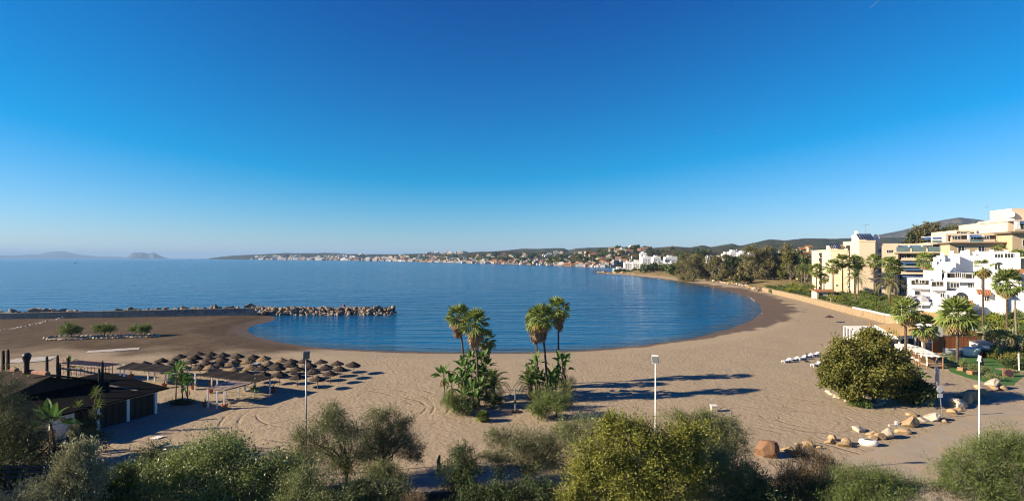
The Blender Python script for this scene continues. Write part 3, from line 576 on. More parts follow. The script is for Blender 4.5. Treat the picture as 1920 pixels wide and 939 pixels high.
# ---- plants by the hut
banana('green banana plant with broad leaves in front of the white hut door', Vector((X(103,54.2),54.2,0)), [(0,0,3.3)], 1.05, 31, None, 10, 3)
def yucca(label, px, d, z0, hs, seed):
    rr = random.Random(seed); t = thing('yucca_plant', label, 'plant', (X(px,d), d, z0))
    for dx, h in hs:
        trunk_mb(h, .09, .06, (dx,0), 6).build('stem', PALMBARK, t); crown(t, (dx,0,h), [YUC], 34, .75, 1.5, -.6, rr, 'leaf')
YUC = paddle_leaf('yucca_leaf', leafmat('yucca_green', (.10,.16,.03), (.22,.27,.06), .25), 1.0, .055, .15, .35)
yucca('two-headed spiky yucca in front of the dark hut shutters', 172, 60.5, 0, [(-1.5,3.2),(.55,4.8),(.8,3.5)], 4)
banana('clump of three leafy banana plants between the hut corner and the pergolas', W(338,757), [(-.6,0,4.0),(0,.5,2.7),(.9,.2,2.4)], .75, 33, None, 12, 2)
date_palm('young palm with upright leaves growing through the gap between the dark pergolas', W(341,722), 2.8, .55, .2, 26, PAD, 6, seed=34, e1=.0)
banana('tiny green palm at the front post of the right pergola', W(477,743), [(0,0,.7)], .38, 35, None, 12, 0)
banana('small thin palm under the left pergola', W(277,712), [(0,0,1.6)], .35, 36, None, 10, 3)
banana('small leafy plant growing behind the pink railing', W(143,705), [(0,0,1.2),(-1.2,.4,2.0)], .6, 37, None, 9, 0)
# ---- three bushes in stone rings on the brown sand (rings follow in the objects section)
for k, (px, py, top, rx, lab) in enumerate([(133,634,606,22,'round green bush in the leftmost stone ring on the brown sand'),(196,632,608,21,'flat-topped green bush in the middle stone ring on the brown sand'),(266,630,606,21,'umbrella-shaped green bush in the rightmost stone ring on the brown sand')]):
    b = W(px, py); hgt = (py-top)*b.y/F
    sp = [(px,616,rx*.8,8),(px-9,621,rx*.55,8),(px+8,620,rx*.6,8),(px-6,612,9,7)] if k == 0 else [(px,615,rx*.9,6),(px-10,617,rx*.5,5),(px+10,616,rx*.55,5)]
    plant('bush', lab, 'shrub', b, blobs_px(b, b.y, sp, .9), 5200, .42, .2, leafmat('leaf_stone_ring_bush', (.10,.15,.035), (.19,.23,.07), .3), group='bushes in stone rings', r0=.12, up=.5, tw=.25, limbs=3)
# ---- big tree by the beach bar
b = W(1637, 757)
plant('ficus_tree', 'broad spreading tree with dense olive-green crown standing on the beach before the bar', 'tree', b,
   blobs_px(b, b.y, [(1598,660,34,24),(1638,646,36,24),(1668,684,38,28),(1562,692,28,24),(1612,700,48,34),(1552,712,18,16),(1694,700,22,22),(1652,734,34,18),(1632,628,16,11),(1588,738,24,14,-1),(1575,668,20,16,1),(1690,668,16,14,1),(1545,684,12,10)], .9)
   + blobs_px(b, b.y+1.5, [(1700,715,28,20),(1708,742,24,12),(1722,728,16,14)], .8), 78000, .30, .5, L_TREE, r0=.3, lmax=150, stems=[(0,0),(-2.1,.4),(-1.0,1.2)], tw=.3, up=.1, limbs=9, zmin=1.5)
shrub('dark green bush right of the big beach tree beside the info panel', W(1712,756), 3.2, 2.9, 9000, .36, .4, L_DARK, 11)
shrub('low bright green shrub on the sand under the big beach tree', W(1611,762), 1.6, 1.1, 3000, .22, .35, L_GARDEN, 12)
banana('slim banana plant standing alone on the sand behind the info panel', W(1727,722), [(0,0,1.3)], .62, 38, None, 7, 0)
# ================================================================ OBJECTS on the beach
WOODD = mat('dark_wood', (.035,.028,.024), (.02,.017,.015), 4, .85, bs=.4); WHITE = mat('white_paint', (.80,.79,.76), (.70,.69,.66), 3, .7, bs=.15)
GREYM = mat('galvanised_metal', (.45,.46,.47), (.36,.37,.38), 5, .45, metal=.6); WHITEM = mat('white_metal', (.78,.78,.77), (.70,.70,.69), 4, .4)
TERRA = mat('terracotta', (.50,.17,.07), (.38,.12,.05), 6, .85, rnd=.15, bs=.2); PINK = mat('pinkish_paint', (.50,.23,.18), (.40,.18,.14), 4, .8)
THATCH = mat('thatch_grey', (.080,.056,.038), (.036,.026,.02), 5, .95, bs=.9, bscale=16, rnd=.28); THATCHT = mat('thatch_tan', (.30,.20,.105), (.20,.13,.07), 5, .95, bs=.9, bscale=16, rnd=.2)
POLEW = mat('pole_wood', (.34,.21,.11), (.25,.15,.08), 5, .85, rnd=.2); REED = mat('reed_mat', (.050,.040,.036), (.028,.023,.022), 6, .95, bs=.8, bscale=12, spec=.05); REEDP = mat('pale_reed', (.42,.32,.26), (.24,.18,.15), 1.8, .95, bs=.6, bscale=10)
GLASS = mat('window_glass', (.03,.04,.05), (.05,.06,.07), .8, .12); BLACK = mat('black_metal', (.02,.021,.024), None, 3, .5)
ORD = 'first second third fourth fifth sixth seventh eighth ninth tenth eleventh twelfth thirteenth fourteenth fifteenth'.split()
# ---- lamp posts on the promenade
def lamp(px, y, top_py, label, m, yaw, tilt, hs=1):
    h = Z(top_py, y); t = thing('street_lamp', label, 'street lamp', (X(px,y), y, 0), 0, 'lamp posts along the promenade')
    MB().box((-.22,-.22,0),(.22,.22,.05)).build('base_plate', GREYM, t)
    MB().tube([(0,0,.05),(0,0,h*.5),(0,0,h-.75)], [.085,.072,.055], 10).build('pole', m, t, smooth=True)
    b = MB(); b.tube([(-.3,0,0),(.3,0,0)], .045, 6); b.box((-.06,-.06,-.12),(.06,.06,.05)); obj('bracket', b.mesh('bracket', m), t, (0,0,h-.66), (0,0,yaw))
    M = Matrix.Rotation(tilt, 4, 'X'); b = MB(); b.box((-.29,-.07,.02),(.29,.07,.78), M); hd = obj('lamp_head', b.mesh('lamp_head', m), t, (0,0,h-.66), (0,0,yaw), hs)
    obj('lens', MB().box((-.25,-.095,.08),(.25,-.072,.72), M).mesh('lens', mat('lamp_lens', (.25,.26,.27), None, 3, .2)), hd)
lamp(574, 49, 659, 'grey lamp post with square head beside the pergolas and straw umbrellas', GREYM, .5, .35)
lamp(1229, 47, 667, 'white lamp post rising from the bushes, right of the palm clumps', WHITEM, -.45, .3)
lamp(1836, 47, 662, 'white lamp post rising in front of the road and green lawn at the right', WHITEM, 1.3, .1, .6)
# ---- straw umbrellas
def umb_mesh(m, seed):
    rr = random.Random(seed); v = []; f = []; n = 20; mb = MB()
    prof = [(.05,.62),(.24,.53),(.26,.50),(.55,.36),(.58,.325),(.90,.17),(.93,.135),(1.22,.0),(1.20,-.10)]
    for r, z in prof:
        for k in range(n): a = 2*PI*k/n; q = rr.uniform(.95,1.05); v.append((r*q*math.cos(a), r*q*math.sin(a), z+rr.uniform(-.025,.025)-.02))
    for i in range(len(prof)-1):
        for k in range(n): f.append((i*n+k, i*n+(k+1)%n, (i+1)*n+(k+1)%n, (i+1)*n+k))
    mb.add(v, [q[::-1] for q in f]); mb.tube([(0,0,.5),(.02,0,.68)], [.1,.03], 6)
    fr = MB(); vv = []; ff = []
    for k in range(70):                          # ragged straw hanging from the rim
        a = 2*PI*k/70+rr.uniform(-.03,.03); r = 1.2; l = rr.uniform(.10,.26); da = .06; i = len(vv)
        vv += [(r*math.cos(a-da), r*math.sin(a-da), .0), (r*math.cos(a+da), r*math.sin(a+da), .0), (1.23*math.cos(a), 1.23*math.sin(a), -l)]; ff.append((i,i+1,i+2))
    fr.add(vv, ff); return mb.mesh('thatch', m), fr.mesh('straw_fringe', m)
UMB = {k: [umb_mesh(THATCH if k == 'grey' else THATCHT, s_) for s_ in (1,2,3)] for k in ('grey','tan')}
POLE = MB().tube([(0,0,-.2),(0,0,1.0),(.01,0,2.1)], [.055,.05,.045], 7).mesh('pole', POLEW)
z5 = lambda pts: [(380+x/6.4, 640+y/6.4) for x, y in pts]
ROWS = [[(271.5,675.8),(304,670),(337,663),(372,658.6)]+z5([(100,118),(240,128),(420,140),(605,155),(735,165),(945,190),(1060,205),(1220,198),(1420,208),(1615,225),(1805,238)]),
        [(294,678),(326.6,671),(366,664.6)]+z5([(75,168),(235,180),(405,198),(545,198),(790,222),(890,242),(1060,238),(1280,250),(1480,268),(1650,290)]),
        [(319,680),(359,671.6)]+z5([(40,225),(205,240),(345,232),(580,265),(710,280),(905,275),(1130,292),(1320,315),(1530,340)]),
        [(375,683)]+z5([(95,272),(375,298),(520,335),(735,350),(925,350),(1135,385),(1380,405)])]
TAN = z5([(735,165),(945,190),(545,198),(790,222),(345,232),(580,265),(95,272),(375,298)])
rn = random.Random(4)
for r, row in enumerate(ROWS):
    for k, (px, py) in enumerate(sorted(row)):
        y = F*(H-2.2)/(py-HOR); tan = any(abs(a-px)+abs(b-py) < 1 for a, b in TAN)
        lab = f"{'tan fresh-looking' if tan else 'weathered grey-brown'} straw umbrella, {ORD[k]} from the left in the {['row nearest the water','second row from the water','third row from the water','row nearest the pergolas'][r]}"
        t = thing('straw_umbrella', lab, 'beach umbrella', (X(px,y), y, -.06), rn.uniform(0,6), 'straw umbrellas beside the pergolas')
        sc_ = rn.uniform(.93,1.07); tl = (rn.uniform(-.09,.09), rn.uniform(-.09,.09), 0)
        obj('pole', POLE, t, s=(1,1,1)); a, b = rn.choice(UMB['tan' if tan else 'grey'])
        th = obj('thatch_roof', a, t, (0,0,1.62), tl, sc_); obj('straw_fringe', b, th)
b = W(1555, 604); t = thing('straw_umbrella', 'lone dark straw umbrella standing on the empty sand near the stone wall', 'beach umbrella', b)
obj('pole', POLE, t, s=(1,1,.95)); th = obj('thatch_roof', UMB['grey'][1][0], t, (0,0,1.65)); obj('straw_fringe', UMB['grey'][1][1], th)
# ---- pergolas
def pergola(label, quad, posts, m, slats=0, sag=.12):
    ctr = sum((Vector(q) for q in quad), Vector())/len(quad); t = thing('pergola', label, 'pergola', (ctr.x, ctr.y, 0))
    q = [Vector(a) for a in quad]; n1, n2 = 14, 6; v = []; f = []
    rr = random.Random(9)
    for j in range(n2+1):
        for i in range(n1+1):
            p = q[0].lerp(q[1], i/n1).lerp(q[3].lerp(q[2], i/n1), j/n2); v.append((p.x, p.y, p.z-sag*math.sin(PI*((i*4/n1)%1))**2+rr.uniform(-.04,.04)))
    N_ = len(v); v += [(a, b_, c-.05) for a, b_, c in v]
    for j in range(n2):
        for i in range(n1):
            k = j*(n1+1)+i; f += [(k,k+1,k+n1+2,k+n1+1), (N_+k+n1+1,N_+k+n1+2,N_+k+1,N_+k)]
    for i in range(n1): f.append((i,N_+i,N_+i+1,i+1)); k = n2*(n1+1)+i; f.append((k,k+1,N_+k+1,N_+k))
    for j in range(n2): k = j*(n1+1); f.append((k,k+n1+1,N_+k+n1+1,N_+k)); k += n1; f.append((k,N_+k,N_+k+n1+1,k+n1+1))
    MB().add(v, f).build('reed_mat', m, t, True)
    for a, b_ in ((0,1),(3,2),(0,3),(1,2)): MB().tube([q[a]-Vector((0,0,.12)), q[b_]-Vector((0,0,.12))], .05, 6).build('beam', WOODD, t, True)
    for i in range(1,4): MB().tube([q[0].lerp(q[1], i/4)-Vector((0,0,.1)), q[3].lerp(q[2], i/4)-Vector((0,0,.1))], .04, 5).build('beam', WOODD, t, True)
    for (x, y, z) in posts: MB().box((x-.085,y-.085,-.1),(x+.085,y+.085,z)).build('post', WHITE, t, True)
def pp(lst, z): return [(*W(a, b)[:2], z) for a, b in lst]
QA = [(-62,83.6,2.75),(-52.0,81.2,2.65),(-51.2,85.2,2.65),(-62.8,88.4,2.75)]
pergola('dark reed-roofed pergola on white posts, the left one of the two beside the hut', QA, pp([(233,711.6),(290,714.8),(310.5,723)],2.6)+[(-59.5,87.2,2.6),(-55.5,86.2,2.6),(-51.6,84.8,2.55)], REED)
QB = [(-46.6,78.9,2.75),(-36.2,75.2,2.6),(-35.0,78.2,2.6),(-45.6,82.6,2.8)]
pergola('dark reed-roofed pergola on white posts, the right one of the two, next to the umbrellas', QB, pp([(366,731),(397,726),(478,742),(506,739)],2.55)+[(-45.2,81.8,2.6),(-40,79.9,2.55),(-41.5,77.3,2.55)], REED)
QC = [(-41.2,72.2,2.42),(-38.4,71.2,2.40),(-36.7,75.3,2.45),(-40.5,77.0,2.5)]
pergola('small pergola with pale bare cane roof in front of the right dark pergola', QC, pp([(389.5,764),(420.5,767),(447,746),(407,766.5)],2.35), REEDP, sag=.06)
b = W(405,740); t = thing('pergola', 'pale bare cane canopy on the ground side of the left dark pergola, near the railing', 'pergola', W(195,706))
q = [(-75,88,2.5),(-66,86,2.4),(-65,88.5,2.4),(-74,91,2.5)]; rr = random.Random(2)
for k in range(16):
    a = Vector(q[0]).lerp(Vector(q[1]), (k+.5)/16); c = Vector(q[3]).lerp(Vector(q[2]), (k+.5)/16); MB().tube([a+Vector((0,0,rr.uniform(0,.08))), c], .13, 5).build('cane', REEDP, t, True)
for a in q: MB().box((a[0]-.07,a[1]-.07,-.1),(a[0]+.07,a[1]+.07,a[2]-.05)).build('post', WHITE, t, True)
MB().tube([q[0],q[1]], .09, 6).build('beam', REEDP, t, True)
# ---- pink railing
t = thing('railing', 'pink-painted wooden railing with thin balusters behind the hut roof', 'railing', (-72, 90.5, 0))
a0, a1 = Vector((-77.5,92.2,0)), Vector((-66.8,89.2,0))
for z in (2.5,2.1,1.35): MB().tube([a0+Vector((0,0,z)), a1+Vector((0,0,z))], .06, 5).build('rail', PINK, t, True)
for k in range(15): p_ = a0.lerp(a1, k/14); MB().box((p_.x-.04,p_.y-.04,-.1),(p_.x+.04,p_.y+.04,2.55 if k % 4 == 0 else 2.1)).build('baluster', PINK, t, True)
# ---- terracotta pots
POT = MB().lathe([(.20,0),(.34,.48),(.38,.5),(.38,.62),(.32,.62),(.30,.5),(0,.5)], 14).mesh('pot', TERRA)
for px, py, lab in [(308,727,'at the front right post of the left dark pergola'),(246,709,'under the left part of the left dark pergola'),(347,716.5,'behind the young palm between the pergolas'),(362,729.5,'at the front left post of the right dark pergola'),
                    (396,722.5,'at a back post of the right dark pergola'),(395,736.5,'under the pale cane roof'),(512,735.5,'at the right end of the right dark pergola'),(385,762.5,'at the left front post of the pale cane pergola'),(421,766.5,'at the right front post of the pale cane pergola')]:
    t = thing('flower_pot', 'terracotta pot '+lab, 'flower pot', W(px,py)-Vector((0,0,.05)), 0, 'terracotta pots around the pergolas', 1.15); obj('pot', POT, t)
    s_ = MB(); rr = random.Random(px)
    for k in range(7): a = rr.uniform(0,6); s_.tube([(0,0,.5),(.1*math.cos(a),.1*math.sin(a),.9),(.3*math.cos(a),.3*math.sin(a),rr.uniform(1.0,1.5))], [.03,.02,.006], 4)
    s_.build('stem', BARK, t)
# ---- beach hut
A = Vector((-49.7,57.7,0)); U = Vector((.337,.942,0)).normalized(); Nn = Vector((U.y,-U.x,0))
hut = thing('beach_hut', 'dark-roofed beach hut with white posts and brown shuttered front', 'beach hut', A)
HM = Matrix(((U.x,Nn.x,0,A.x),(U.y,Nn.y,0,A.y),(0,0,1,0),(0,0,0,1)))      # local: a along the wall, b outwards, z
hb = lambda nm, p0, p1, m, par=None: MB().box(p0, p1, HM).build(nm, m, par or hut, True)
LW = 11.65
hb('back_wall', (0,-12,-.2),(LW,-.35,2.75), WOODD)
SHUT = mat('shutter_wood', (.050,.036,.026), (.028,.021,.017), 5, .8, bs=.4, rnd=.2); SLATM = mat('shutter_slat', (.055,.042,.03), (.035,.028,.02), 6, .7)
cols = [1.9, 4.55, 8.0, 11.5]
hb('fascia', (-.3,-.06,2.72),(LW+.2,.10,3.02), WHITE)
for c in cols: hb('column', (c-.16,-.12,-.1),(c+.16,.13,2.72), WHITE)
for k in range(12): hb('plank', (-.3+k*.17,-.1,-.1),(-.3+k*.17+.155,.02+.008*(k%2),2.72), WHITE)
dd = hb('door', (.55,.028,0),(1.45,.06,2.05), WHITE); 
o = MB().box((1.3,.06,.95),(1.36,.11,1.15), HM).build('door_handle', BLACK, dd)
sg = hb('warning_sign', (.75,.04,2.15),(1.15,.07,2.5), mat('sign_red', (.45,.03,.03), None, 3, .5)); MB().box((.82,.071,2.28),(1.08,.076,2.36), HM).build('white_band', WHITE, sg)
for c0, c1 in zip(cols, cols[1:]):
    n = max(3, round((c1-c0)/.85)); wv = (c1-c0-.32)/n
    for k in range(n):
        a = c0+.16+wv*k; pn = hb('shutter', (a+.02,-.22,.02),(a+wv-.02,-.12,2.70), SHUT)
        gl = MB()
        for j in range(11): gl.box((a+.12,-.12,.25+j*.215),(a+wv-.12,-.095,.25+j*.215+.13), HM)
        gl.build('slats', SLATM, pn)['kind'] = 'stuff'
hb('floor_slab', (-.5,.0,-.2),(LW+.3,1.5,.07), mat('slab_concrete', (.36,.34,.31), (.28,.26,.24), 1.2, .9, bs=.3))
ROOF = mat('roof_felt_shaded', (.009,.0085,.009), (.005,.005,.0055), 1.2, .9, bs=.6, bscale=5, spec=.03); ROOFB = mat('roof_brown_tile', (.065,.048,.038), (.035,.027,.022), 1.2, .9, bs=.8, bscale=4, spec=.05); RIDGE = mat('ridge_clay', (.42,.20,.15), (.30,.15,.11), 2.5, .85, bs=.4)  # black felt darkened further to hold the gable's shade on the lower roof
hp = lambda a, b_, z: HM @ Vector((a, b_, z))
def roof(nm, q, m, th=.14): return MB().slab(q, th).build(nm, m, hut, True)
r1 = roof('lower_roof', [hp(-1.4,.75,3.02), hp(LW+1.2,.75,3.12), hp(LW+1.9,-12.5,4.05), hp(-1.4,-12.5,4.0)], ROOF, .16)
rr = random.Random(5)
for k in range(15): MB().box((-1.2+k*.95,.2,2.98),(-1.2+k*.95+.12,.72,3.05), HM).build('rafter', WOODD, r1).location = (0,0,-.02)
for k in range(9):                                # felt seams lying over the slope
    a = -1.0+k*1.5; MB().slab([hp(a,.74,3.055+.001*k), hp(a+.16,.74,3.055+.001*k), hp(a+.2,-8,3.70), hp(a+.04,-8,3.70)], .05).build('seam', ROOF, r1).location = (0,0,.03)
pc = MB().slab([hp(9.9,-1.2,3.24), hp(10.15,-1.2,3.24), hp(9.75,-5.6,3.60), hp(9.5,-5.6,3.60)], .06).build('pale_batten', mat('batten', (.22,.19,.17), None, 3, .9), r1); pc.location = (0,0,.04)
# gabled upper part
GA = Vector((-56.2,65,0)); gu = U; gl = -Nn
gp = lambda a, b_, z: GA+gu*a+gl*b_+Vector((0,0,z))
gw = MB(); q = [gp(-4.6,.35,3.2), gp(4.6,.35,3.2), gp(4.6,.35,4.05), gp(0,.35,5.55), gp(-4.6,.35,4.05)]; q2 = [p_+gl*.2 for p_ in q]
gw.add(q+q2, [(0,1,2,3,4),(9,8,7,6,5)]+[(i,5+i,5+(i+1)%5,(i+1)%5) for i in range(5)]); gab = gw.build('gable_wall', SHUT, hut, True)
for k in range(23): a = -4.4+k*.4; h_ = 4.05+1.5*(1-abs(a)/4.6); MB().add(*(lambda p0,p1,z0,z1:([p0+Vector((0,0,z0)),p1+Vector((0,0,z0)),p1+Vector((0,0,z1)),p0+Vector((0,0,z1))],[(0,1,2,3)]))(gp(a,.32,0),gp(a+.34,.32,0),3.3,h_-.12)).build('plank', SHUT, gab)
for sgn in (-1, 1):
    q = [gp(0,-.4,5.82), gp(0,15,5.82), gp(sgn*5.6,15,4.0), gp(sgn*5.6,-.4,4.0)]; q = q if sgn > 0 else q[::-1]
    roof('upper_roof', q[::-1], ROOFB, .15)
    MB().tube([gp(0,-.42,5.7), gp(sgn*5.6,-.42,3.88)], .11, 5).build('bargeboard', WOODD, hut, True)
for k in range(7):
    if k in (3,): continue
    MB().tube([gp(0,.6+k*1.5,5.86), gp(0,.6+k*1.5+1.45,5.86)], .30, 7).build('ridge_cap', RIDGE, hut, True)
hb('parapet', (2.0,-9.5,4.3),(6.5,-9.1,4.45), RIDGE)
def mast(px, d, top, bot, label=None):
    x = X(px,d); zt = Z(top,d); zb = Z(bot,d); b_ = MB(); b_.tube([(x,d,zb),(x,d,zt-.35)], [.17,.15], 7); b_.lathe([(.15,0),(.08,.06),(.16,.16),(.10,.3),(0,.42)], 7, (x,d,zt-.4)); b_.build('carved_post', WOODD, hut, True)
for px, d, top, bot in [(6,62,656,694),(15,64,654,692),(88,66,667,716),(108,66.5,665,748),(112,69,681,725),(128,70,669,720),(192,71,676,728),(186,69,690,728)]: mast(px, d, top, bot)
MB().tube([(X(108,66.3),66.3,Z(713,66.3)),(X(100,66),66,Z(714,66))], .12, 6).build('bracket', REEDP, hut, True)
b_ = MB(); x, d = X(50,66), 66; b_.lathe([(.27,4.6),(.27,6.5),(.27,7.1),(.47,7.75),(.47,7.95),(.30,8.25),(0,8.28)], 14, (x,d,0)); b_.build('chimney', BLACK, hut, True, True)
MB().tube([(X(112,69),69,Z(690,69)),(X(150,70),70,Z(694,70)),(X(190,71),71,Z(702,71))], [.11,.13,.11], 6).build('crossbeam', REEDP, hut, True)
# ---- guard rail, litter
t = thing('guard_rail', 'blue-grey metal guard rail in the dark bottom-left corner', 'guard rail', (-40,44.2,0))
RAILM = mat('dull_rail', (.07,.085,.10), (.05,.06,.075), 3, .6)
for k in range(5): MB().box((-44.5+k*3.0-.06,43.9,0),(-44.5+k*3.0+.06,44.02,3.15 if k > 1 else 2.95)).build('post', RAILM, t, True)
for z in (2.75,2.35,1.95): MB().box((-46,44.03,z-.08),(-32.3,44.09,z+.07)).build('rail', RAILM, t, True)
tag(MB().slab([(-40.2,59.2,.06),(-39.2,59.0,.05),(-38.9,59.7,.09),(-39.8,59.9,.05)], .05).build('paper_scrap', WHITE), 'small white scrap lying on the shaded sand in front of the hut', 'litter')
# ---- white board strips
BOARD = mat('pale_boards', (.60,.55,.48), (.46,.41,.35), 1.5, .9, bs=.3, rnd=.06)
for nm, P0, P1, wv, n, lab in [('a',(163,660),(262,653.5),1.2,14,'pale concrete strip on the brown sand below the stone rings'),('b',(20,676.5),(100,672),2.2,12,'pale concrete strip on the sand behind the dark hut posts')]:
    a, c = W(*P0), W(*P1); t = thing('walkway', lab, 'walkway', a); d_ = (c-a).normalized(); s_ = Vector((-d_.y,d_.x,0))*wv*1.4; L_ = (c-a).length/n
    for k in range(n): p_ = a+d_*L_*k; q_ = p_+d_*(L_-.04); e = Vector((0,0,.09+.012*math.sin(k*1.9))); kk = s_*(1-.35*abs(k/n-.5)); MB().slab([p_-kk+e, q_-kk+e, q_+kk+e, p_+kk+e], .22).build('slab', BOARD, t, True)
# ---- rocks
def rock_mesh(seed, m, flat=.8, cuts=9):
    bm = bmesh.new(); bmesh.ops.create_icosphere(bm, subdivisions=3 if seed >= 20 else 2, radius=1); rr = random.Random(seed)
    for k in range(cuts):
        n_ = Vector((rr.gauss(0,1), rr.gauss(0,1), rr.gauss(0,.8))).normalized(); d_ = rr.uniform(.42,.78)
        for v in bm.verts:
            e = v.co.dot(n_)-d_
            if e > 0: v.co -= n_*e*.93
    if seed >= 20:
        for v in bm.verts: c_ = v.co; v.co += c_.normalized()*(.22*(float(fbm(c_.x*1.7+c_.z*1.1+seed, c_.y*1.7-c_.z*.7, seed))-.5))
    for v in bm.verts: v.co += v.co.normalized()*rr.uniform(-.03,.03); v.co.z *= flat
    me = bpy.data.meshes.new('rock'); bm.to_mesh(me); bm.free(); me.materials.append(m); return me
RK_B = mat('breakwater_rock', (.36,.285,.205), (.20,.155,.115), .8, .9, bs=.7, bscale=4, rnd=.3); RK_O = mat('ochre_rock', (.52,.36,.19), (.42,.30,.18), .9, .9, bs=.6, bscale=4, rnd=.12)
RK_W = mat('pale_rock', (.62,.54,.43), (.50,.42,.32), 1, .9, bs=.6, bscale=4, rnd=.08); RK_R = mat('reddish_rock', (.30,.165,.09), (.20,.115,.07), 1, .9, bs=.6, bscale=4)
RB = [rock_mesh(s_, RK_B, .8) for s_ in range(8)]; RO = [rock_mesh(20+s_, RK_O, .75) for s_ in range(6)]; RW = [rock_mesh(40+s_, RK_W, .75) for s_ in range(5)]; RR = [rock_mesh(67, RK_R, .9, 14)]
rr = random.Random(12)
def rock(label, me, loc, s_, rz=None, group=None, tilt=.25):
    o = obj('rock', me, None, loc, (rr.uniform(-tilt,tilt), rr.uniform(-tilt,tilt), rr.uniform(0,6) if rz is None else rz), s_); return tag(o, label, 'rock', group)
# breakwater: a mound of boulders out into the bay
for k in range(205):
    q = (k+.5)/205; x = -97+52.5*q; row = k % 5; yb = 196.5+4.2*q*0+[-2.2,-.8,.8,2.2,4.0][row]+rr.uniform(-.6,.6); top = [-1.0,-.1,.7,.85,-.4][row]
    if q > .93: top -= .2
    sz = rr.uniform(.65,1.3)*(1.08 if row in (2,3) else 1)
    if q > .965 and row == 2: top = 1.7
    rock('grey-tan boulder in the breakwater mound jutting into the bay', rr.choice(RB), (x+rr.uniform(-.5,.5), yb+3.5, top+rr.uniform(-.3,.3)), (sz*rr.uniform(.9,1.5), sz, sz*rr.uniform(.7,1.05)), None, 'breakwater boulders', .5)
for k in range(66):
    q = k/66; x = -205+112*q+rr.uniform(-.6,.6); y = 172.5+20.5*(x+205)/112
    big = 1.9 if (x < -150 and rr.random() < .5) or rr.random() < .12 else 1
    if -152 < x < -139: continue
    rock('brown boulder showing above the concrete sea wall from its seaward side', rr.choice(RB), (x, y+3.5+rr.uniform(-.5,1), .65+.95*q+rr.uniform(0,.45)), (rr.uniform(.9,1.6)*big, 1.0, rr.uniform(.7,1.0)*big), None, 'boulders behind the sea wall')
# loose line of pale stones on the left
for px, py in [(3,619),(12,617.5),(20,617.5),(28,616),(36,614),(42,613),(50,611.5),(57,609.5),(64,608),(70,607),(77,605.5),(83,604),(88,602),(94,601),(100,600),(106,599),(112,597),(118,595.5)]:
    b = W(px,py); rock('pale flat stone in the loose line crossing the brown sand at far left', rr.choice(RW), b, (rr.uniform(.5,1.0), rr.uniform(.4,.6), rr.uniform(.25,.42)), None, 'stones in the loose line')
# stone rings round the three bushes
for (px, py, rxp, lab) in [(132,634,44,'low dry-stone ring around the leftmost bush on the brown sand'),(204,632.5,32,'low dry-stone ring around the middle bush on the brown sand'),(266,630.5,31,'low dry-stone ring around the rightmost bush on the brown sand')]:
    b = W(px,py); t = thing('stone_ring', lab, 'stone planter', b, 0, 'stone rings on the brown sand'); rx = rxp*b.y/F; n = int(rx*5)
    MB().lathe([(rx*.9,0),(rx*.6,.25),(0,.45)], 16).build('earth_fill', mat('earth', (.14,.10,.06), (.09,.07,.04), 1, .95), t).scale = (1,.55,1)
    for k in range(n):
        a = 2*PI*k/n; obj('stone', rr.choice(RW), t, (rx*math.cos(a), rx*.58*math.sin(a), .2), (rr.uniform(-.1,.1), rr.uniform(-.1,.1), a+PI/2+rr.uniform(-.3,.3)), (rr.uniform(.5,.75), .38, rr.uniform(.3,.46)))
# big rocks along the road: px, py of the base centre, width px, height px, mesh set, label
z8 = lambda x, y: (1460+x/5.216, 700+y/5.216)
z7 = lambda x, y: (1500+x/2.617, 580+y/2.617)
BIG = [(*z8(1325,420),100,52,RO,'orange block resting behind the largest rounded boulder near the road sign'),(*z8(1305,528),150,112,RO,'largest rounded ochre boulder with a sawn-looking face, left of the road sign'),
 (*z8(1240,584),118,62,RO,'tan boulder just below the largest rounded boulder'),(*z8(1550,472),150,80,RW,'long sloping pale slab at the foot of the road sign'),(*z8(1075,636),135,108,RW,'whitest pointed rock in the row beside the road'),
 (*z8(1022,648),112,60,RO,'flat leaning slab touching the whitest pointed rock'),(*z8(925,618),95,60,RO,'ochre rock between the white planter and the leaning slab, upper of two'),(*z8(945,652),85,40,RO,'low ochre rock between the white planter and the leaning slab, lower of two'),
 (*z8(810,572),122,44,RW,'faint half-buried slab in the sand above the white planter'),(*z8(548,658),78,62,RO,'pointed orange rock in the cluster left of the white planter'),(*z8(510,688),88,55,RO,'rounded orange rock at the left of the cluster beside the white planter'),
 (*z8(690,692),95,60,RO,'grey-ochre rock with a yellow mark, right end of the cluster'),(*z8(645,716),122,52,RO,'flat brown rock at the front of the cluster'),(*z8(305,722),98,54,RO,'rounded yellowish rock behind the brown twiggy bush'),
 (*z8(92,768),100,54,RO,'small grey-tan rock next to the large reddish boulder'),(1441,857,34,32,RR,'large reddish boulder at the edge of the foreground bushes'),(*z8(395,735),45,32,RO,'small dark rock beside the rounded yellowish rock'),(*z8(190,698),45,22,RO,'small tan stone alone on the sand left of the yellowish rock'),
 (*z8(1435,470),90,38,RW,'flat pale rock between the largest boulder and the long slab'),(*z8(1640,482),45,34,RO,'small dark rock at the right end of the long pale slab'),
 (*z7(962,392),62,52,RW,'big pale rounded rock at the edge of the green lawn'),(*z7(998,392),38,34,RO,'tan rock leaning on the big pale rounded lawn rock'),(*z7(915,400),85,26,RO,'long flat dark slab beside the lawn edge'),(*z7(945,398),60,22,RO,'second flat slab between the dark slab and the pale rounded rock'),
 (*z7(840,426),62,34,RO,'square tan rock behind the stacked brown boulders'),(*z7(830,466),52,52,RO,'upright brown boulder right of the pale roadside slab'),(*z7(858,450),52,44,RO,'dark brown boulder behind the white lamp post'),(*z7(798,486),80,44,RW,'long pale slab lying right of the road sign'),
 (*z7(765,513),46,26,RO,'small ochre rock on the road edge between sign and pale slab'),(*z7(795,430),40,18,RO,'low brown rock left of the square tan rock'),(*z7(783,497),30,14,RO,'tiny dark rock under the long pale slab'),(*z7(905,425),42,34,RO,'dark rock at the rear of the stacked boulders')]
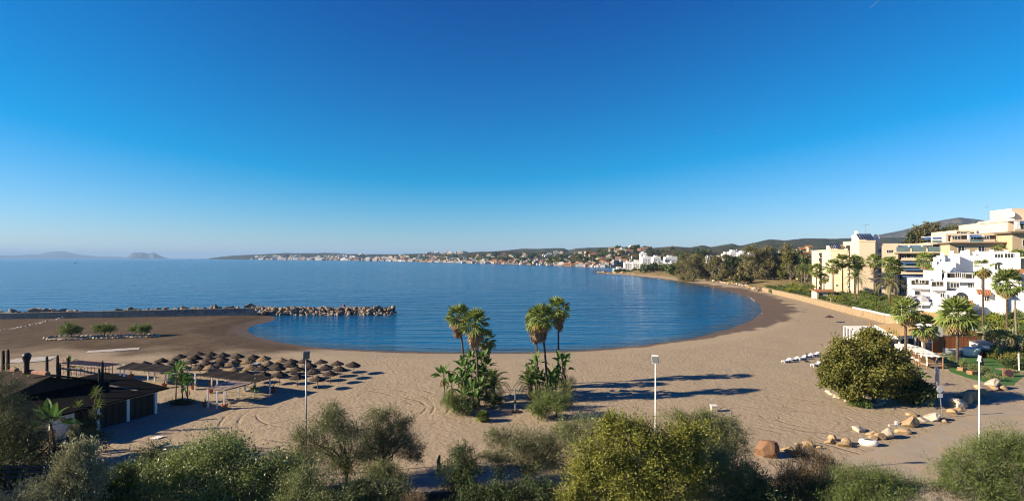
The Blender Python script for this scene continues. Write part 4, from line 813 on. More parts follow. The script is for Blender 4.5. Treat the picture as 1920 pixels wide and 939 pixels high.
for px, py, wv, hv, st, lab in BIG:
    k = 5.216 if (px < 1780 and wv > 44 and py > 765 or lab.startswith(('orange block','long sloping','flat pale','small dark rock at','faint'))) else 2.617
    if lab.startswith('large reddish'): k = 1
    if lab.startswith(('small dark rock beside','small tan stone')): k = 5.216
    b = W(px, py); sw = wv/k*b.y/F/2*1.12; sh = hv/k*b.y/F/2
    rock(lab, st[len(lab) % len(st)], (b.x, b.y+sw*.5, sh*.55), (sw*1.22, sw*.95, sh*2.0), rr.uniform(-.4,.4), None, .15)
# stones around the big tree
for i, (px, py) in enumerate([(1551,734),(1554,737),(1558,739),(1562,741),(1567,744),(1572,746),(1577,747.5),(1582,749.5),(1587,751.5),(1592,753),(1630,760),(1636,759),(1643,760),(1650,759),(1655,756)]):
    b = W(px,py); rock('pinkish-white stone in the border around the big beach tree', rr.choice(RW), (b.x,b.y,.1), (rr.uniform(.4,.65),.38,rr.uniform(.25,.36)), None, 'border stones of the beach tree')
# ---- white planter, concrete posts
b = W(*z8(878,700)); t = thing('planter', 'white oval stone planter with a dark green top lying on the sand by the road', 'planter', b+Vector((0,0,-.05)), -.35)
MB().lathe([(.75,0),(.98,.28),(.92,.6),(.8,.66)], 18).build('bowl', WHITE, t, smooth=True).scale = (.95,.48,1); MB().lathe([(.83,.60),(.5,.66),(0,.68)], 18).build('moss_top', mat('moss', (.05,.06,.035), (.08,.075,.05), 4, .95), t).scale = (.93,.47,1)
b = W(*z8(1150,515)); t = thing('concrete_block', 'white-tipped concrete post crossing low blocks left of the largest boulder', 'concrete block', b)
MB().box((-.9,-.15,0),(-.1,.15,.22)).build('block', RK_W, t); MB().box((.22,-.15,0),(.95,.15,.2)).build('block', RK_W, t); MB().box((-.1,-.12,-.2),(.12,.12,.62)).build('post', WHITE, t)
b = W(1338,771); t = thing('concrete_block', 'white concrete stub on the sand behind the olive feathery bush', 'concrete block', b); MB().box((-.35,-.3,-.1),(.35,.3,.75)).build('block', RK_W, t); MB().box((-.4,-.35,.75),(.4,.35,.85)).build('cap', WHITE, t)
b = W(1371,780); t = thing('marker_post', 'small grey post on the sand right of the white concrete stub', 'post', b); MB().box((-.1,-.1,-.1),(.1,.1,.62)).build('post', GREYM, t); MB().lathe([(.1,.62),(.05,.68),(0,.69)], 8).build('cap', GREYM, t)
# ---- shower between the palm clumps
b = W(966,771); t = thing('beach_shower', 'thin dark beach shower post on a low base between the two palm clumps', 'shower', b)
MB().box((-.5,-.5,-.1),(.5,.5,.12)).build('base', WOODD, t); MB().tube([(0,0,.1),(0,0,2.9)], [.09,.08], 8).build('post', GREYM, t); MB().tube([(0,0,2.85),(.35,0,2.95),(.5,0,2.75)], .035, 6).build('shower_head', GREYM, t); MB().box((-.12,-.1,1.0),(.12,.1,1.5)).build('valve_box', BLACK, t)
# ---- weathered stump in the sand gap
b = W(822,884); t = thing('tree_stump', 'weathered wooden stump standing in the gap of bare sand', 'stump', b)
MB().tube([(0,0,-.2),(.08,0,.5),(0,.05,1.0),(.12,0,1.55)], [.28,.2,.17,.1], 8).build('stump', mat('weathered_wood', (.33,.23,.15), (.22,.15,.10), 4, .9, bs=.6), t); MB().tube([(.05,0,.45),(.4,.1,.8)], [.1,.05], 6).build('broken_limb', BARK, t)
# ---- bin
b = W(1549,726); t = thing('litter_bin', 'green litter bin at the left edge of the big beach tree', 'bin', b); GRN = mat('bin_green', (.05,.16,.06), (.04,.12,.05), 3, .5)
MB().lathe([(.36,0),(.46,.85)], 4).build('body', GRN, t, False).rotation_euler = (0,0,PI/4); MB().box((-.4,-.4,.85),(.4,.4,.95)).build('lid', mat('bin_lid', (.04,.12,.05), None, 3, .4), t)
# ---- signs
b = W(1767,782); t = thing('road_sign', 'leaning road sign seen from behind with a white disc above a small plate', 'road sign', b, .1)
MB().tube([(0,0,-.1),(-.45,0,4.05)], .045, 8).build('pole', GREYM, t)
dsc = MB(); dsc.lathe([(.0,-.015),(.43,-.015),(.43,.015),(0,.015)], 20); o = dsc.build('disc', WHITEM, t); o.location = (-.41,-.08,3.55); o.rotation_euler = (PI/2,0,0)
MB().box((-.72,-.09,2.5),(-.02,-.06,2.98)).build('plate', WHITEM, t)
y0 = 77; t = thing('info_panel', 'tall grey information panel on white posts behind the leaning road sign', 'sign', (X(1757,y0),y0,0))
M = Matrix.Rotation(1.05, 4, 'Z')
for a in (-1.3, 1.3): MB().box((a-.06,-.06,-.1),(a+.06,.06,4.3), M).build('post', WHITEM, t)
MB().box((-1.24,-.04,2.2),(1.24,.04,4.2), M).build('panel', mat('panel_grey', (.23,.22,.24), (.30,.29,.30), 2, .5), t)
for z in (2.17,4.2): MB().box((-1.24,-.05,z),(1.24,.05,z+.05), M).build('frame', WHITEM, t)
# ---- sun loungers
PLAST = mat('white_plastic', (.80,.80,.79), None, 3, .4); BLUE = mat('blue_plastic', (.03,.16,.50), None, 3, .5)
def lounger(px, py, lab, rz):
    t = thing('sun_lounger', lab, 'sun lounger', W(px,py), rz, 'white sun loungers on the sand')
    MB().box((-.9,-.36,.30),(.35,.36,.38)).build('bed', PLAST, t); MB().box((-.02,-.34,0),(.75,.34,.07), Matrix.Translation((.35,0,.36)) @ Matrix.Rotation(-.55,4,'Y')).build('backrest', PLAST, t)
    for a in (-.8,.3):
        for c in (-.33,.33): MB().box((a-.05,c-.04,-.05),(a+.05,c+.04,.30)).build('leg', PLAST, t)
    MB().box((-.1,-.37,.08),(.9,.37,.26)).build('blue_base', BLUE, t)
for k, (px, py) in enumerate([(1474,679),(1488,676),(1503,673.5),(1514,670),(1527,667)]): lounger(px, py, f'white sun lounger with blue base, {ORD[k]} from the left in the back row', rn.uniform(.1,.35))
for k, (px, py) in enumerate([(1529,686),(1542,683),(1556,676)]): lounger(px, py, f'white sun lounger partly behind the beach tree, {ORD[k]} from the left in the front row', rn.uniform(.1,.35))
lounger(480, 685, 'lone blue-based lounger among the straw umbrellas', .2)
b = W(1513,678); t = thing('folded_parasol', 'dark folded parasol standing among the white loungers', 'parasol', b); MB().tube([(0,0,0),(0,0,1.9)], .04, 6).build('pole', BLACK, t); MB().lathe([(.03,1.9),(.14,1.2),(.10,.7)], 8).build('cloth', BLACK, t); MB().box((-.3,-.3,0),(.3,.3,.16)).build('base', BLACK, t)
# ---- pier, boat, buoy, sea wall
t = thing('pier', 'small wooden pier with a white kiosk at the far point of the bay', 'pier', (X(1128,742),742,-1.2)); PIERW = mat('pier_wood', (.12,.09,.07), (.08,.06,.05), .5, .9)
MB().box((112,738,1.3),(133,743,1.7)).build('deck', PIERW, t, True)
for k in range(6):
    for y in (738.5,742.5): MB().tube([(112.5+k*4,y,-3),(112.5+k*4,y,1.3)], .3, 6).build('pile', PIERW, t, True)
for y in (738.2,742.8): MB().box((112,y-.1,2.5),(133,y+.1,2.7)).build('rail', PIERW, t, True)
t = thing('motorboat', 'tiny dark motorboat far out on the sea at left', 'boat', (X(141,2000),2000,-1.2)); hl = MB()
hl.add([(-4,-1.2,0),(3,-1.2,0),(5.5,0,.6),(3,1.2,0),(-4,1.2,0),(-4,-1.5,1.6),(3,-1.4,1.7),(6.5,0,2.1),(3,1.4,1.7),(-4,1.5,1.6)], [(4,3,2,1,0),(5,6,7,8,9)]+[(i,(i+1)%5,5+(i+1)%5,5+i) for i in range(5)]); hl.build('hull', mat('boat_hull', (.12,.05,.04), None, 2, .5), t); MB().box((-1.5,-.9,1.6),(1.5,.9,3.2)).build('cabin', BLACK, t)
b = Vector((X(645,232),232,-1.2)); t = thing('buoy', 'small reddish buoy afloat beyond the breakwater', 'buoy', b); MB().lathe([(.1,0),(.55,.15),(.6,.6),(.2,1.0),(0,1.05)], 12).build('float', mat('buoy_red', (.45,.08,.10), None, 2, .5), t); MB().tube([(0,0,1.0),(0,0,1.9)], .05, 6).build('mast', BLACK, t)
CONC = mat('sea_wall_concrete', (.44,.385,.315), (.30,.265,.22), .5, .9, bs=.5, bscale=2, rnd=.12)
t = thing('sea_wall', 'long grey concrete sea wall in front of the boulders at the left', 'wall', (-130,185,0)); a0, a1 = Vector((-220,169.2,0)), Vector((-92.5,191.5,0)); n = 40; d_ = (a1-a0).normalized(); s_ = Vector((-d_.y,d_.x,0)); L_ = (a1-a0).length/n
m_, t_, p_, N_, L__ = nmat('graffiti_paint'); p_.inputs['Roughness'].default_value = .8
c_ = mixc(t_, ramp(t_, noise(t_, .9, 3), .45, .5), (.24,.21,.19), (.10,.22,.24)); c_ = mixc(t_, ramp(t_, noise(t_, 1.7, 2), .56, .6), c_, (.33,.10,.13)); c_ = mixc(t_, ramp(t_, noise(t_, 2.3, 3), .55, .58), c_, (.05,.05,.07)); L__(c_, p_.inputs['Base Color'])
for k in range(n):
    p0 = a0+d_*L_*k; p1 = p0+d_*(L_-.06); h0 = 1.15+.85*k/n+.03*math.sin(k*3.1); q_ = [p0, p1, p1+s_*.9, p0+s_*.9]
    pn = MB().slab([v+Vector((0,0,h0)) for v in q_], h0+.6).build('panel', CONC, t, True)
    MB().slab([v+Vector((0,0,h0+.10))-s_*(.12 if i < 2 else -.05) for i, v in enumerate(q_)], .097).build('coping', CONC, pn)
    if k >= 30 and k % 5 != 4: MB().slab([p0-s_*.03+Vector((0,0,h0-.2)), p1-s_*.03+Vector((0,0,h0-.2)), p1-s_*.004+Vector((0,0,h0-.2)), p0-s_*.004+Vector((0,0,h0-.2))], h0*.7).build('graffiti', m_, pn)
# ================================================================ BEACH BAR and its garden
TANR = mat('tan_roof', (.72,.47,.19), (.64,.41,.16), 1.5, .9, bs=.4, bscale=6); CANV = mat('white_canvas', (.80,.77,.70), (.72,.68,.60), .8, .8, bs=.2); BROWNW = mat('brown_boards', (.40,.15,.05), (.29,.10,.036), 3, .75, bs=.4, rnd=.22)
bar = thing('beach_bar', 'beach bar with flat tan roofs, white fascia and brown terrace', 'bar', W(1690,650))
def wq(pts): return [Vector((X(px,y), y, z)) for px, y, z in pts]
# main tan roof
q = wq([(1681,112,3.55),(1731,114,3.75),(1712,128,4.75),(1641,122.5,4.65)]); MB().slab(q, .12).build('roof', TANR, bar, True)
for a, b in ((0,1),(0,3)): 
    p_, r_ = q[a], q[b]; MB().slab([p_+Vector((0,0,-.1)), r_+Vector((0,0,-.1)), r_+Vector((.05,.4,-.1)), p_+Vector((.05,.4,-.1))], .55).build('fascia', WHITE, bar, True)
MB().box((X(1686,113.5),113.8,0),(X(1730,113.5),114.1,3.1)).build('bar_front', mat('bar_front_dark', (.09,.065,.05), (.06,.05,.04), 2), bar, True)
for px in (1687,1701,1716,1730): MB().box((X(px,113.2)-.14,113.1,-.1),(X(px,113.2)+.14,113.4,3.05)).build('post', WHITE, bar, True)
for px in (1690,1704,1719): MB().box((X(px,113.5),113.68,.9),(X(px+9,113.5),113.78,2.6)).build('window', GLASS, bar, True)
# second tan roof behind, and white box room
q = wq([(1722,127,5.0),(1768,122,4.9),(1762,135,6.2),(1726,138,6.2)]); MB().slab(q, .15).build('roof', TANR, bar, True)
MB().box((X(1726,128),124,0),(X(1768,124),136,4.85)).build('rear_room', WHITE, bar, True)
MB().box((X(1731,124),123.94,2.6),(X(1757,124),123.99,4.2)).build('window', GLASS, bar, True)
q = wq([(1800,118,4.55),(1834,118,4.0),(1826,124,4.2),(1794,124,4.75)]); MB().slab(q, .14).build('side_roof', WHITE, bar, True); q = wq([(1802,117.6,4.28),(1834,117.6,3.75),(1834,117.9,3.75),(1802,117.9,4.28)])
MB().slab(q, .7).build('side_fascia', mat('orange_board', (.42,.17,.05), None, 3), bar, True)
# white canvas pergola
q = wq([(1613,119,3.15),(1684,111.5,3.25),(1634,129,3.65),(1583,131,3.35)]); MB().slab(q, .10).build('canvas_roof', CANV, bar, True)
for k in range(6):
    a = q[0].lerp(q[3], k/5)+Vector((0,0,-.13)); b = q[1].lerp(q[2], k/5)+Vector((0,0,-.13)); MB().tube([a,b], .10, 5).build('beam', WHITE, bar, True)
    MB().box((a.x-.16,a.y-.16,-.1),(a.x+.16,a.y+.16,a.z)).build('post', WHITE, bar, True)
MB().tube([q[3].lerp(q[2],.95)+Vector((0,0,-.2)), q[3].lerp(q[2],.95)+Vector((0,0,.9))], .22, 6).build('flue', mat('flue_clay', (.38,.17,.06), None), bar, True)
pl = MB().slab([v-Vector((.6,.6,2.2)) for v in wq([(1613,119,3.3),(1618,119.5,3.3),(1588,131,3.3),(1582,130.5,3.3)])], .6).build('planter_edge', WHITE, bar, True)
MB().box((X(1700,112),111.3,.02),(X(1750,112),113.0,.12)).build('deck', BROWNW, bar, True)
# brown board fence: board by board
t = thing('board_fence', 'brown vertical-board screen behind the lawn and the palms of the bar', 'fence', W(1795,661))
pts = [W(1748,662), W(1768,661), W(1834,661)]
for a, b in zip(pts, pts[1:]):
    n = int((b-a).length/.24); d_ = (b-a)/n; s_ = Vector((-d_.y,d_.x,0)).normalized()*.04
    for k in range(n): p_ = a+d_*k; MB().slab([v+Vector((0,0,3.35+.05*math.sin(k*2.7))) for v in (p_-s_, p_+d_*.93-s_, p_+d_*.93+s_, p_+s_)], 3.5).build('board', BROWNW, t, True)
    MB().slab([v+Vector((0,0,3.48)) for v in (a-s_*2,b-s_*2,b+s_*2,a+s_*2)], .09).build('top_rail', mat('rail_wood', (.36,.20,.09), None), t, True)
# lawn and bits on it
LAWN = mat('lawn_grass', (.055,.16,.028), (.08,.17,.035), .8, .95, bs=.4, bscale=20)
struct(MB().slab([(*W(a,b)[:2], .035) for a, b in [(1782,697),(1810,707),(1838,714),(1868,722),(1900,722),(1925,700),(1925,663),(1840,662),(1775,660),(1757,668),(1768,680)]], .05).build('lawn', LAWN))
CRATE = mat('crate_wood', (.42,.24,.12), (.33,.18,.09), 4, .85, rnd=.1)
for k, (px, py, lab) in enumerate([(1789,688,'square wooden planter with a grey bush at the lawn edge, farthest of the three'),(1810,696,'square wooden planter with a grey bush at the lawn edge, middle of the three'),(1828,703,'square wooden planter with a grey bush at the lawn edge, behind the white lamp post')]):
    t = thing('wooden_planter', lab, 'planter', W(px,py)+Vector((0,.5,.03)), .15, 'wooden planters on the lawn'); 
    for j in range(3): MB().box((-.62,-.5,.02+j*.2),(.62,.5,.205+j*.2)).build('board', CRATE, t)
    P_, O_ = crown_pts([(0,0,1.25,.7,.6,.7),(.2,.1,1.6,.45,.4,.45)], 1500, 8, .08); obj('crown', leaves_mesh('crown', P_, O_, .16, .3, L_GREY), t)
shrub('grey-green bush in a dark pot on the lawn near the big rocks', W(1851,706)+Vector((0,.8,.4)), 1.3, 1.3, 1800, .2, .2, L_GREY, 30)
t = thing('flower_pot', 'dark bowl-shaped pot under the grey-green bush on the lawn', 'flower pot', W(1851,709)+Vector((0,.8,.02))); MB().lathe([(.5,0),(.95,.55),(.9,.6),(0,.5)], 14).build('bowl', BLACK, t)
shrub('low grey bush on the lawn behind the big pale rock', W(1873,716)+Vector((0,1,0)), 1.6, 1.1, 2200, .2, .2, L_GREY, 31)
b = W(1893,707); t = thing('barrel_table', 'upright wooden pallet with a purple-brown round lid leaning on the lawn', 'barrel', b+Vector((0,.3,0)), -.2)
MB().box((-.75,-.08,0),(.75,.08,1.35)).build('frame', CRATE, t); o = MB().lathe([(0,-.06),(.55,-.06),(.55,.06),(0,.06)], 18).build('lid', mat('lid_purple', (.10,.05,.07), None, 3, .5), t); o.location = (0,-.12,.7); o.rotation_euler = (PI/2,0,0)
b = W(1840,686); t = thing('menu_board', 'small dark board leaning on the lawn behind the planters', 'board', b); MB().box((-.5,-.05,0),(.5,.02,1.4), Matrix.Rotation(-.2,4,'X')).build('panel', BLACK, t); MB().box((-.55,-.02,1.4),(.55,.03,1.46), Matrix.Rotation(-.2,4,'X')).build('frame', CRATE, t)
b = W(1791,665); t = thing('rowing_boat', 'pale grey rowing boat lying on the lawn before the brown board screen', 'boat', b, .05)
hl = MB(); n = 9; v = []; f = []
for k in range(n): q_ = k/(n-1); x = -2.4+4.8*q_; w_ = .85*math.sin(PI*(.08+.84*q_))**.6; hgt = 1.15+.35*abs(q_-.5)**2*4; v += [(x,-w_,hgt),(x,-w_*.65,.2),(x,0,.05),(x,w_*.65,.2),(x,w_,hgt)]
for k in range(n-1):
    for j in range(4): f.append((5*k+j,5*k+5+j,5*k+6+j,5*k+1+j))
hl.add(v,f).build('hull', WHITE, t, smooth=True); MB().box((-1.0,-.7,.75),(-.6,.7,.82)).build('seat', CRATE, t); MB().box((.6,-.7,.75),(1.0,.7,.82)).build('seat', CRATE, t)
b = W(1822,668); t = thing('daybed', 'white rounded daybed on the lawn beside the red stool', 'daybed', b, .1); MB().lathe([(1.25,.15),(1.4,.3),(1.4,.9),(1.2,1.05),(0,1.05)], 18).build('cushion', CANV, t, smooth=True); MB().lathe([(1.45,1.0),(1.5,1.75),(1.3,1.8)], 18).build('backrest', WHITE, t)
b = W(1838,670); t = thing('stool', 'small red round stool next to the white daybed', 'stool', b); MB().lathe([(.4,0),(.45,.2),(.36,.7),(.42,1.0),(0,1.05)], 12).build('body', mat('stool_red', (.60,.03,.03), None, 3, .45), t); MB().lathe([(.40,1.05),(.38,1.12),(0,1.14)], 12).build('pad', mat('stool_pad', (.5,.02,.02), None, 3, .5), t)
b = W(1846,664); t = thing('shed', 'small grey-white shed at the right end of the brown board screen', 'shed', b+Vector((0,1,0))); MB().box((-1.6,-1.2,-.2),(1.6,1.2,2.3)).build('wall', WHITE, t); MB().slab([(-1.8,-1.4,2.3),(1.8,-1.4,2.3),(1.8,1.4,2.75),(-1.8,1.4,2.75)], .12).build('roof', GREYM, t); MB().box((1.0,-1.26,0),(1.5,-1.21,1.9)).build('door', BLUE, t)
# row of wooden cabanas
for k, (px, py, lab) in enumerate([(1755,691,'wooden cabana bed with canvas roof, nearest of the row beside the lawn'),(1744,684,'wooden cabana bed with canvas roof, second in the row'),(1733,678.5,'wooden cabana bed with canvas roof, third in the row'),(1721,673,'wooden cabana bed with canvas roof, fourth in the row'),(1706,668.5,'white-curtained cabana bed at the far end of the row')]):
    t = thing('cabana_bed', lab, 'cabana', W(px,py)+Vector((0,1.2,0)), -.12, 'wooden cabana beds in a row')
    for a in (-1.3,1.3):
        for c in (-1.15,1.15): MB().box((a-.08,c-.08,-.1),(a+.08,c+.08,2.05)).build('post', CRATE, t)
    for c in (-1.15,1.15): MB().box((-1.22,c-.05,.38),(1.22,c+.05,.55)).build('rail', CRATE, t); MB().box((-1.4,c-.06,2.05),(1.4,c+.06,2.19)).build('rail', CRATE, t)
    MB().box((-1.2,-1.08,.45),(1.2,1.08,.72)).build('mattress', mat('mattress_tan', (.40,.28,.18), (.33,.23,.15)) if k == 0 else CANV, t)
    MB().box((-1.2,.95,.72),(1.2,1.05,1.6)).build('backrest', mat('wicker', (.28,.19,.12), (.2,.13,.08), 6), t)
    n = 8; mb = MB()
    for j in range(n): a = -1.45+2.9*j/n; z0 = 2.2+.10*math.sin(j*2.2); mb.slab([(a,-1.35,z0),(a+2.9/n,-1.35,2.2+.1*math.sin((j+1)*2.2)),(a+2.9/n,1.35,2.24),(a,1.35,2.24)], .05)
    mb.build('canopy', CANV, t)
    for a in ((-1.32,) if k < 4 else (-1.32,1.32)): 
        for j in range(3): MB().tube([(a-.02,-1.2+.12*j,2.05),(a,-1.22+.1*j,1.3),(a,-1.2+.08*j,.5)], [.09,.05,.1], 6).build('curtain', CANV, t)
    if k == 4: MB().box((-1.42,-1.2,.1),(-1.36,1.2,2.15)).build('side_curtain', CANV, t); MB().box((-1.3,-1.26,.1),(1.3,-1.22,2.1)).build('front_curtain', CANV, t)
b = W(1679,693); t = thing('kiosk', 'white box-shaped kiosk half hidden by the big beach tree', 'kiosk', b+Vector((0,1,0)), .1); MB().box((-1.2,-1,-.1),(1.3,1,1.75)).build('wall', WHITE, t); MB().box((-1.3,-1.1,1.75),(1.4,1.1,1.88)).build('roof', CANV, t); MB().box((.4,-1.05,.5),(1.0,-1.01,1.4)).build('hatch', GLASS, t)
# ================================================================ STONE WALL of the gardens
m, t_, p_, N_, L__ = nmat('ochre_rubble'); vo = N_('ShaderNodeTexVoronoi'); vo.inputs['Scale'].default_value = 1.6; g_ = N_('ShaderNodeNewGeometry'); L__(g_.outputs['Position'], vo.inputs['Vector'])
c_ = mixc(t_, ramp(t_, vo.outputs['Color'], .2, .8), (.33,.235,.125), (.25,.175,.095)); L__(mixc(t_, ramp(t_, noise(t_, .35, 4), .45, .65), c_, (.30,.235,.155)), p_.inputs['Base Color']); p_.inputs['Roughness'].default_value = .95; bump(t_, p_, vo.outputs['Distance'], .6, .2); RUB = m
t = thing('garden_wall', 'long ochre stone retaining wall between the sand and the gardens', 'wall', WALL[2])
for a, b in zip(WALL, WALL[1:]):
    n = max(1, round((b-a).length/7.5)); d_ = (b-a)/n; s_ = Vector((-d_.y,d_.x,0)).normalized(); s_ = s_ if s_.x < 0 else -s_
    near = b.y < 200
    for k in range(n):
        p0 = a+d_*k; p1 = p0+d_*.992; hgt = (2.45 if near else 2.3)+.05*math.sin(k*2.3)
        pn = MB().slab([v+Vector((0,0,hgt)) for v in (p0+s_*.25, p1+s_*.25, p1-s_*.45, p0-s_*.45)][::-1], hgt+.6).build('panel', RUB, t, True)
        MB().slab([v+Vector((0,0,hgt+(.42 if near else .12))) for v in (p0+s_*.32, p1+s_*.32, p1-s_*.5, p0-s_*.5)][::-1], .417 if near else .117).build('coping', WHITE if near else RUB, pn)
# low rock revetment along the dry grass beyond the wall
for k in range(46):
    q_ = k/46; a, b = Vector((*FR[8],0)), Vector((*FR[9],0)); c = Vector((*FR[10],0)); p_ = a.lerp(b, q_*2) if q_ < .5 else b.lerp(c, q_*2-1); s1 = rr.uniform(.7,1.5)
    rock('pale ochre boulder in the loose bank between the sand and the dry grass', rr.choice(RW+RO), (p_.x-rr.uniform(0,3.5), p_.y-rr.uniform(0,2), .4+rr.uniform(0,.9)), (s1*1.3, s1, s1*.75), None, 'boulders of the grass bank')
for k in range(30):
    q_ = k/30; a, b = Vector((119,731,0)), Vector((172,655,0)); p_ = a.lerp(b, q_); s1 = rr.uniform(1.0,2.2)
    rock('golden boulder at the low rocky tip of the far point beside the pier', rr.choice(RO), (p_.x-2+rr.uniform(-2,3), p_.y+rr.uniform(0,6), -.2+rr.uniform(0,1.2)), (s1*1.4, s1, s1*.8), None, 'boulders of the far point') if q_ < .35 or k % 3 == 0 else None
# ================================================================ APARTMENT BUILDINGS
CREAM = mat('cream_render', (.74,.605,.44), (.68,.55,.395), .15, .9, bs=.1); CREAMD = mat('ochre_render', (.62,.485,.32), (.56,.43,.28), .2, .9); WREN = mat('white_render', (.80,.79,.77), (.74,.73,.71), .3, .85, bs=.15)
GLR = mat('balcony_glass', (.20,.30,.31), (.14,.22,.24), .4, .15); AWN = mat('blue_awning', (.10,.22,.48), (.08,.18,.42), 2, .7); TILE = mat('clay_tiles', (.50,.24,.12), (.38,.17,.08), 2.5, .85, bs=.7, bscale=8); SOLAR = mat('solar_panel', (.03,.05,.10), (.04,.06,.12), 1, .15); FRAMEW = mat('window_frame_white', (.78,.77,.74), None, 3, .6); DARKR = mat('painted_opening_shade', (.05,.042,.035), (.03,.026,.022), .8, .9)  # dark room colour: shade of openings put into flat panels
V_ = Vector((.30,.954,0)).normalized(); UU = Vector((V_.y,-V_.x,0))     # the long blocks stand on this grid
class Bld:
    """an axis frame: a along u (to the right), b inwards along v, z"""
    def __init__(s, name, label, o, u=UU, v=V_, cat='apartment building'):
        s.o = Vector(o); s.u, s.v = u, v; s.t = thing(name, label, cat, o)
        s.M = Matrix(((u.x,v.x,0,s.o.x),(u.y,v.y,0,s.o.y),(0,0,1,0),(0,0,0,1)))
    def box(s, nm, a0, a1, b0, b1, z0, z1, m, par=None): return MB().box((a0,b0,z0),(a1,b1,z1), s.M).build(nm, m, par or s.t, True) if par is None else MB().box((a0,b0,z0),(a1,b1,z1), s.M).build(nm, m, par)
    def sub(s, par, nm, p0, p1, m):                 # sub-part: parent already carries the offset
        return MB().box(p0, p1, s.M).build(nm, m, par)
    def window(s, a, z, w_, h, b=0, fr=FRAMEW, m=None, side=None, bars=1):
        """in the front face (b = its plane); side='l' puts it in the left face (a = its plane, position along b)"""
        f = (lambda x0,x1,y0,y1,z0,z1: ((x0,b+y0,z0),(x1,b+y1,z1))) if side is None else (lambda x0,x1,y0,y1,z0,z1: ((b+y0,x0,z0),(b+y1,x1,z1)))
        p = f(a-w_/2-.12, a+w_/2+.12, -.10, .05, z-.12, z); o = MB().box(*p, s.M); 
        for q in (f(a-w_/2-.12,a+w_/2+.12,-.10,.05,z+h,z+h+.12), f(a-w_/2-.12,a-w_/2,-.10,.05,z,z+h), f(a+w_/2,a+w_/2+.12,-.10,.05,z,z+h)): o.box(*q, s.M)
        for k in range(bars): x = a-w_/2+w_*(k+1)/(bars+1); o.box(*f(x-.05,x+.05,-.07,.05,z,z+h), s.M)
        win = o.build('window', fr, s.t, True); MB().box(*f(a-w_/2+.002, a+w_/2-.002, -.03, .04, z+.002, z+h-.002), s.M).build('pane', m or GLASS, win); return win
    def balcony(s, a0, a1, z, d=1.6, b=0, rail=GLR, room=True, awn=None, h=2.9, slabm=None):
        if room: s.box('recess_shade', a0+.15, a1-.15, b-.04, b+.02, z+.05, z+h-.35, DARKR)  # thin dark panel on the wall, painted as the balcony's inner shade
        sl_ = s.box('balcony', a0, a1, b-d, b, z-.28, z, slabm or CREAM)
        s.sub(sl_, 'railing', (a0+.1,b-d-.02,z+.002), (a1-.1,b-d+.10,z+1.0), rail)
        if room:
            n = max(1, int((a1-a0)/3)); 
            for k in range(n): a = a0+(a1-a0)*(k+.5)/n; s.window(a, z+.05, 1.9, 2.1, b-.08, FRAMEW)
        if awn: q = [s.M @ Vector(p) for p in ((a0+.3,b-.1,z+h-.4),(a0+.3,b-d-1.0,z+h-1.35),(a1-.3,b-d-1.0,z+h-1.35),(a1-.3,b-.1,z+h-.4))]; MB().slab(q[::-1], .06).build('awning', awn, s.t, True)
# -- left cream blocks (windows mostly in the bright left faces)
B = Bld('apartment_building', 'tall plain cream apartment block, the one furthest left', (156.7,262,0))
B.box('wall', 0, 8, 0, 40, 0, 23.6, CREAM); B.box('parapet', -.15, 8.1, -.15, 40.1, 23.6, 24.2, CREAM); B.box('stair_tower', 4, 7.9, 7, 13, 24.2, 26.6, CREAM); B.box('stair_tower', 3.5, 8, 18, 24, 24.2, 26.4, CREAM)
def solar(B, a0, a1, b0, b1, z):
    for k in range(6):
        x = a0+(a1-a0)*k/6; q = [B.M @ Vector(p) for p in ((x,b0,z),(x+(a1-a0)/6-.12,b0,z),(x+(a1-a0)/6-.12,b1,z+2.9),(x,b1,z+2.9))]; MB().slab(q, .08).build('solar_panel', SOLAR, B.t, True)
    for c in (a0+.2, a1-.4): B.box('solar_frame', c, c+.12, b1-.15, b1-.02, z-.9, z+2.75, GREYM)
solar(B, .3, 5.0, 1, 6, 24.5)
for lv in range(7):
    z = 2.2+lv*3
    B.window(9, z+.9, 1.0, 1.2, 0, side='l'); B.window(30, z+.9, 1.2, 1.2, 0, side='l')
    bl = B.box('balcony', -1.1, 0, 17, 24, z-.2, z+.02, CREAM); B.sub(bl, 'railing', (-1.14,17,z+.022), (-1.02,24,z+1.0), CREAM); B.box('recess_shade', -.04, .02, 17.5, 23.5, z+.02, z+2.5, DARKR)
    if lv % 2: B.window(2.6, z+.9, .8, 1.0, 0)
    B.window(4, z+.9, .9, 1.2, 0, side='l')
B2 = Bld('apartment_building', 'tall cream apartment block with solar panels, second from the left', (159.5,245,0))
B2.box('wall', 0, 6.4, 0, 25, 0, 27.3, CREAM); B2.box('parapet', -.15, 6.5, -.15, 25.1, 27.3, 28.0, CREAM); B2.box('roof_block', 2.5, 6.3, 7, 20, 28.0, 30.4, CREAM); B2.box('roof_turret', 1, 4, 12, 15, 28.0, 31.0, WREN); B2.box('roof_turret', 2, 3, 13, 14, 31.0, 33.0, WREN); solar(B2, .4, 6.4, .8, 6, 28.4)
for lv in range(8):
    z = 2.6+lv*3
    bl = B2.box('balcony', -1.3, 0, 13, 21, z-.2, z+.02, CREAM); B2.sub(bl, 'railing', (-1.34,13,z+.022), (-1.22,21,z+1.0), CREAM); B2.box('recess_shade', -.04, .02, 13.5, 20.5, z+.02, z+2.5, DARKR)
    for c in (4.6, 7.4): B2.window(c, z+(.2 if lv == 7 else .7), .8, 1.7 if lv == 7 else 1.2, 0, side='l')
B2.box('chimney', 4, 5, 17, 18, 28, 30.6, WREN)
